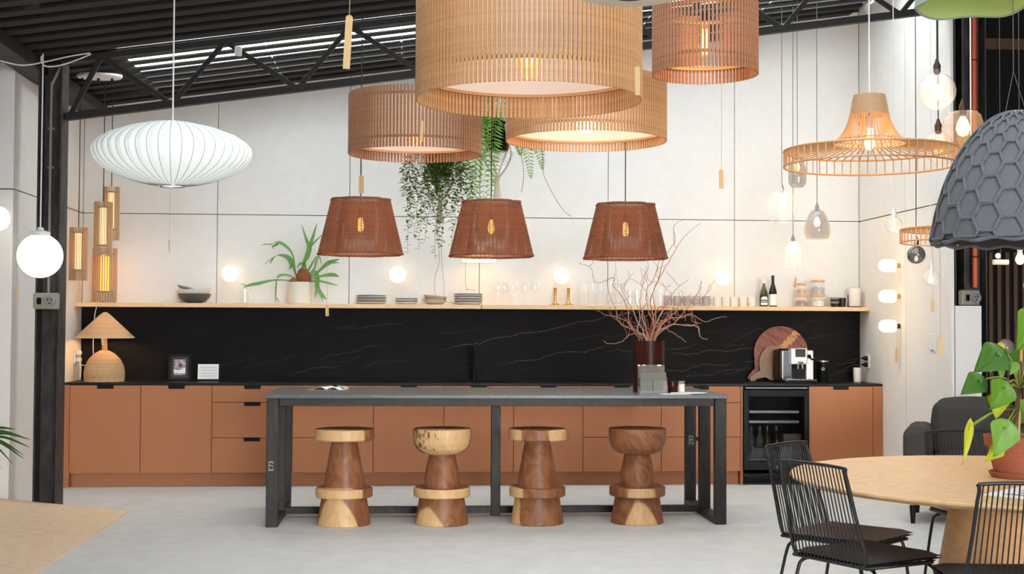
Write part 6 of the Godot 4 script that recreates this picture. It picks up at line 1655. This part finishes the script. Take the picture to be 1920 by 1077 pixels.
func build_dining() -> void:
	var c := V(2.79, 0, -5.86)
	var R := 1.06
	var t := thing("round_table", "round oak dining table with a thick pedestal at the right", "table", c)
	var n := 8
	var sec := B()
	var arc := TAU / n
	var g := 0.0008
	var sh := [Vector2(0.0, 0.722), Vector2(R - 0.03, 0.722), Vector2(R, 0.738), Vector2(R, 0.746), Vector2(R - 0.004, 0.75), Vector2(0.0, 0.75)]
	sec.lathe(sh, 14, Vector3.ZERO, Basis(), null, arc - g, g * 0.5)
	for k in sec.v.size():
		var p := sec.v[k].rotated(Vector3.UP, -arc * 0.5)
		sec.u[k] = Vector2(p.z * 0.9, p.x * 0.9 + 0.5)
	var mesh := sec.mesh()
	for k in n: part(t, "veneer_segment", mesh, M.oak_table, Vector3.ZERO, V(0, arc * k + 0.42, 0))
	part(t, "under_plate", B().lathe([Vector2(0, 0.700), Vector2(0.44, 0.700), Vector2(0.45, 0.7215), Vector2(0, 0.7215)], 56).mesh(), M.oak_plain)
	part(t, "pedestal", B().lathe([Vector2(0, 0), Vector2(0.455, 0), Vector2(0.455, 0.012), Vector2(0.335, 0.700), Vector2(0, 0.700)], 72).mesh(), M.oak_plain)
	var defs := [["rear left", V(1.70, 0, -6.30), V(1.97, 0, -6.55), "cushion_brown", "black rod chair with a brown cushion, farther of two left of the table"], ["front left", V(1.596, 0, -5.610), V(1.741, 0, -5.335), "cushion_black", "black rod chair with a black cushion, nearest left of the table"],
		["front", V(2.049, 0, -4.77), V(2.47, 0, -4.72), "cushion_black", "black rod chair in the lower right corner before the table"], ["behind", V(3.20, 0, -7.20), V(2.80, 0, -7.16), "cushion_brown", "black rod chair on the far side of the round table"]]
	for d in defs:
		var ch := rod_chair()
		ch.name = numbered("rod_chair")
		add_child(ch)
		tag(ch, d[4], "chair", "black rod chairs around the round table")
		var mid: Vector3 = (d[1] + d[2]) * 0.5
		var right: Vector3 = (d[2] - d[1]).normalized()   # seen from behind, left end to right end
		var fwd := Vector3.UP.cross(right)
		if fwd.dot(c - mid) < 0.0: fwd = -fwd
		ch.position = mid - fwd * -0.31
		ch.rotation.y = atan2(fwd.x, fwd.z)
		ch.get_node("cushion").material_override = M[d[3]]
	var paper := solo("printed_sheet", B().box(V(0, 0.001, 0), V(0.42, 0.002, 0.30)).mesh(), M.paper, "white printed sheet on the round table near the lower right", "paper", V(2.56, 0.7502, -5.30), V(0, 0.75, 0))
	for k in 4: part(paper, "print_block", B().box(V(-0.12 + 0.08 * k, 0.0022, -0.03 + 0.03 * (k % 2)), V(0.05, 0.0006, 0.12)).mesh(), M.ceramic_grey)
	# armchair
	var a := thing("armchair", "dark grey upholstered armchair by the right wall end", "armchair", V(4.006, 0, -9.44), -0.42)
	for d in [["arm", V(-0.33, 0.415, -0.30), V(0.20, 0.57, 0.74), 0.075, 0.0], ["arm", V(0.45, 0.415, -0.30), V(0.20, 0.57, 0.74), 0.075, 0.0], ["seat_base", V(0.06, 0.24, -0.29), V(0.58, 0.20, 0.70), 0.03, 0.0],
		["seat_cushion", V(0.06, 0.42, -0.25), V(0.575, 0.16, 0.62), 0.06, 0.02], ["back", V(0.06, 0.45, -0.58), V(0.575, 0.62, 0.14), 0.05, 0.0], ["back_cushion", V(0.06, 0.66, -0.44), V(0.57, 0.44, 0.18), 0.07, 0.03]]:
		part(a, d[0], B().pillow(d[1], d[2], d[3], 6, d[4]).mesh(), M.charcoal_fabric)
	for p in [V(-0.36, 0, 0.03), V(0.48, 0, 0.03), V(-0.36, 0, -0.58), V(0.48, 0, -0.58)]: part(a, "leg", B().lathe([Vector2(0, 0), Vector2(0.020, 0), Vector2(0.032, 0.13), Vector2(0, 0.13)], 4, p, Basis(Vector3.UP, PI / 4)).mesh(), M.matt_black)

# ---------------------------------------------------------------- dark annex at the right
func build_annex() -> void:
	var w := struct("wall_annex", B().box(V(6.3, 2.6, -12.0), V(3.7, 5.2, 0.15)).mesh(), M.black_wall)
	for k in 22: part(w, "slat", B().box(V(4.75 + 0.078 * k, 1.06, -11.90), V(0.036, 2.12, 0.035), 0.003).mesh(), M.dark_slat)
	part(w, "beam", B().box(V(6.2, 4.02, -11.86), V(3.4, 0.10, 0.10)).mesh(), M.dark_slat)
	struct("trim_1", B().box(V(6.35, 4.75, -10.9), V(3.7, 0.1, 2.2)).mesh(), M.black_wall)
	var defs := [[V(3.985, 1.872, -8.5), "bare bright bulb under a cream ceramic cylinder in the dark annex", 0.030, "bulb_white"], [V(4.02, 1.70, -8.45), "amber spiral filament bulb hanging lowest in the dark annex", 0.036, "amber_bulb"], [V(4.115, 2.035, -8.4), "large clear bulb at the right edge in the dark annex", 0.052, "amber_bulb"]]
	for d in defs:
		var t := thing("bare_bulb_pendant", d[1], "pendant lamp", d[0])
		var r: float = d[2]
		part(t, "bulb", B().lathe([Vector2(0, -r * 1.1), Vector2(r * 0.6, -r * 0.9), Vector2(r, -r * 0.1), Vector2(r * 0.85, r * 0.6), Vector2(r * 0.4, r * 1.5)], 20).mesh(), M[d[3]])
		part(t, "filament", B().lathe([Vector2(0, -r * 0.7), Vector2(r * 0.35, -r * 0.65), Vector2(r * 0.35, r * 0.7), Vector2(0, r * 0.75)], 10).mesh(), M.bulb_warm)
		part(t, "lamp_holder", B().lathe([Vector2(0, r * 1.4), Vector2(0.017, r * 1.4), Vector2(0.019, r * 1.4 + 0.09), Vector2(0, r * 1.4 + 0.09)], 14).mesh(), M.pot_cream if d[3] == "bulb_white" else M.grey_plastic)
		omni(t, Vector3.ZERO, 0.03, Color(1, 0.78, 0.5), 0.02)
		cord(t, r * 1.4 + 0.08, M.grey_cord, 0.0025)
	var tl := thing("ceramic_tube_lamp", "short cream tube lamp pointing sideways in the dark annex", "lamp", V(3.90, 1.86, -8.6))
	part(tl, "tube", B().tube([V(-0.05, 0, 0), V(0.05, 0, 0)], 0.018, 14).mesh(), M.pot_cream)
	part(tl, "wire", B().tube([V(0, 0.016, 0), V(0, roof_at(3.9) - 1.86, 0)], 0.002, 5).mesh(), M.grey_cord)
	var gl := thing("red_spark_bulb", "tiny glowing bulb beside the orange pipe in the dark annex", "pendant lamp", V(4.92, 2.03, -10.9))
	part(gl, "bulb", B().lathe(ball(0.022, 12), 16).mesh(), M.bulb_white)
	part(gl, "wire", B().tube([V(0, 0.02, 0), V(0, 2.6, 0)], 0.002, 5).mesh(), M.black_cord)
	omni(gl, Vector3.ZERO, 0.01, Color(1, 0.7, 0.5), 0.02)
	var gb := thing("grey_globe_lamp", "grey glass globe standing behind the potted plant", "lamp", V(4.66, 1.17, -10.2))
	part(gb, "globe", B().lathe(ball(0.07, 16), 28, V(0, 0.10, 0)).mesh(), M.smoked)
	part(gb, "stem", B().lathe([Vector2(0, -1.17), Vector2(0.12, -1.17), Vector2(0.12, -1.15), Vector2(0.012, -1.14), Vector2(0.012, 0.035), Vector2(0, 0.035)], 24).mesh(), M.matt_black)
	var sw := thing("wall_sign", "small white notice with a grey foot on the right wall", "notice", V(XR - 0.006, 1.30, -10.75))
	part(sw, "board", B().box(Vector3.ZERO, V(0.01, 0.15, 0.10), 0.002).mesh(), M.white_plastic)
	part(sw, "print_line", B().box(V(-0.005, -0.062, 0), V(0.002, 0.012, 0.07)).mesh(), M.ceramic_slate)

# ---------------------------------------------------------------- kraft price tags
func price_tag(label: String, top: Vector3, bottom: Vector3, w: float, up: float, turn := 0.0) -> void:
	var t := thing("price_tag", label, "tag", bottom, turn, "kraft price tags on strings")
	var d := top - bottom
	var h := d.length()
	var bs := Basis(Vector3.BACK, -atan2(d.x, d.y))
	part(t, "card", B().prism(PackedVector2Array([Vector2(-w * 0.5, 0), Vector2(w * 0.5, 0), Vector2(w * 0.5, h - w * 0.3), Vector2(w * 0.25, h), Vector2(-w * 0.25, h), Vector2(-w * 0.5, h - w * 0.3)]), 0.0015).turn(bs).mesh(), M.kraft)
	part(t, "string", B().tube(smooth_line([bs * V(0, h - w * 0.2, 0.0015), bs * V(0, h, 0.001) + V(0.002, up * 0.5, 0), V(d.x, d.y + up, d.z)]), 0.0011, 4).mesh(), M.string)
func build_tags() -> void:
	price_tag("large kraft tag hanging near the camera at the upper left centre", V(-0.184, 2.346, -4.0), V(-0.192, 2.185, -4.0), 0.021, 0.3)
	price_tag("kraft tag on a long string below the small amber drum", V(1.562, 2.216, -6.645), V(1.564, 2.119, -6.645), 0.025, 0.53, 0.3)
	price_tag("kraft tag on the cord above the left wicker pendant", V(-0.357, 2.52, -9.87), V(-0.356, 2.388, -9.87), 0.036, 0.10)
	price_tag("kraft tag at the right side of the largest drum", V(0.925, 2.49, -5.42), V(0.927, 2.37, -5.42), 0.020, 0.28)
	price_tag("kraft tag at the lower left of the largest drum", V(0.050, 2.31, -5.8), V(0.046, 2.22, -5.8), 0.016, 0.16, 0.7)
	price_tag("small kraft tag on a string before the oak shelf edge", V(-0.589, 1.566, -9.70), V(-0.586, 1.486, -9.70), 0.024, 0.375)
	price_tag("kraft tag below the lowest capsule wall lamp", V(4.268, 1.24, -11.50), V(4.266, 1.12, -11.50), 0.03, 0.17, -1.0)
	price_tag("kraft tag on a string left of the white board", V(2.943, 1.581, -7.365), V(2.943, 1.515, -7.365), 0.022, 0.345)
	price_tag("longer kraft tag hanging low before the right wall", V(2.148, 1.387, -5.30), V(2.152, 1.31, -5.30), 0.016, 0.38)
	price_tag("small kraft tag hanging from the wicker table lamp shade", V(-2.672, 1.30, -11.97), V(-2.662, 1.235, -11.97), 0.024, 0.02)
	price_tag("kraft tag at the left end of the oak shelf", V(-2.94, 1.70, -12.27), V(-2.94, 1.614, -12.27), 0.02, 0.12, 0.9)
	price_tag("kraft tag on the left wall beside the globe pendant", V(-2.905, 1.69, -10.2), V(-2.905, 1.605, -10.2), 0.018, 0.17, 0.8)
	price_tag("thin kraft tag on a string below the saucer pendant", V(-1.467, 1.94, -8.322), V(-1.463, 1.86, -8.322), 0.012, 0.335, 1.1)
	price_tag("kraft tag below the tall clear glass pendant", V(3.383, 1.86, -11.545), V(3.370, 1.77, -11.545), 0.028, 0.065, 0.6)
	price_tag("pale kraft tag at the upper right edge of the view", V(2.30, 2.215, -4.8), V(2.30, 2.10, -4.8), 0.024, 0.5)
	price_tag("kraft tag among the bulbs in the dark annex", V(4.07, 1.98, -8.4), V(4.085, 1.88, -8.4), 0.036, 0.10)
	price_tag("small kraft tag low at the right edge in the dark annex", V(4.125, 1.74, -8.4), V(4.128, 1.67, -8.4), 0.024, 0.22)

func _ready() -> void:
	rng.seed = 1
	set_stage()
	make_materials()
	build_hall()
	build_steel()
	build_cabinets()
	build_island()
	build_island_items()
	build_shelf_items()
	build_counter_items()
	build_lamps()
	build_hanging_plants()
	build_staghorn()
	build_dining()
	build_philodendron()
	build_palm()
	build_annex()
	build_tags()
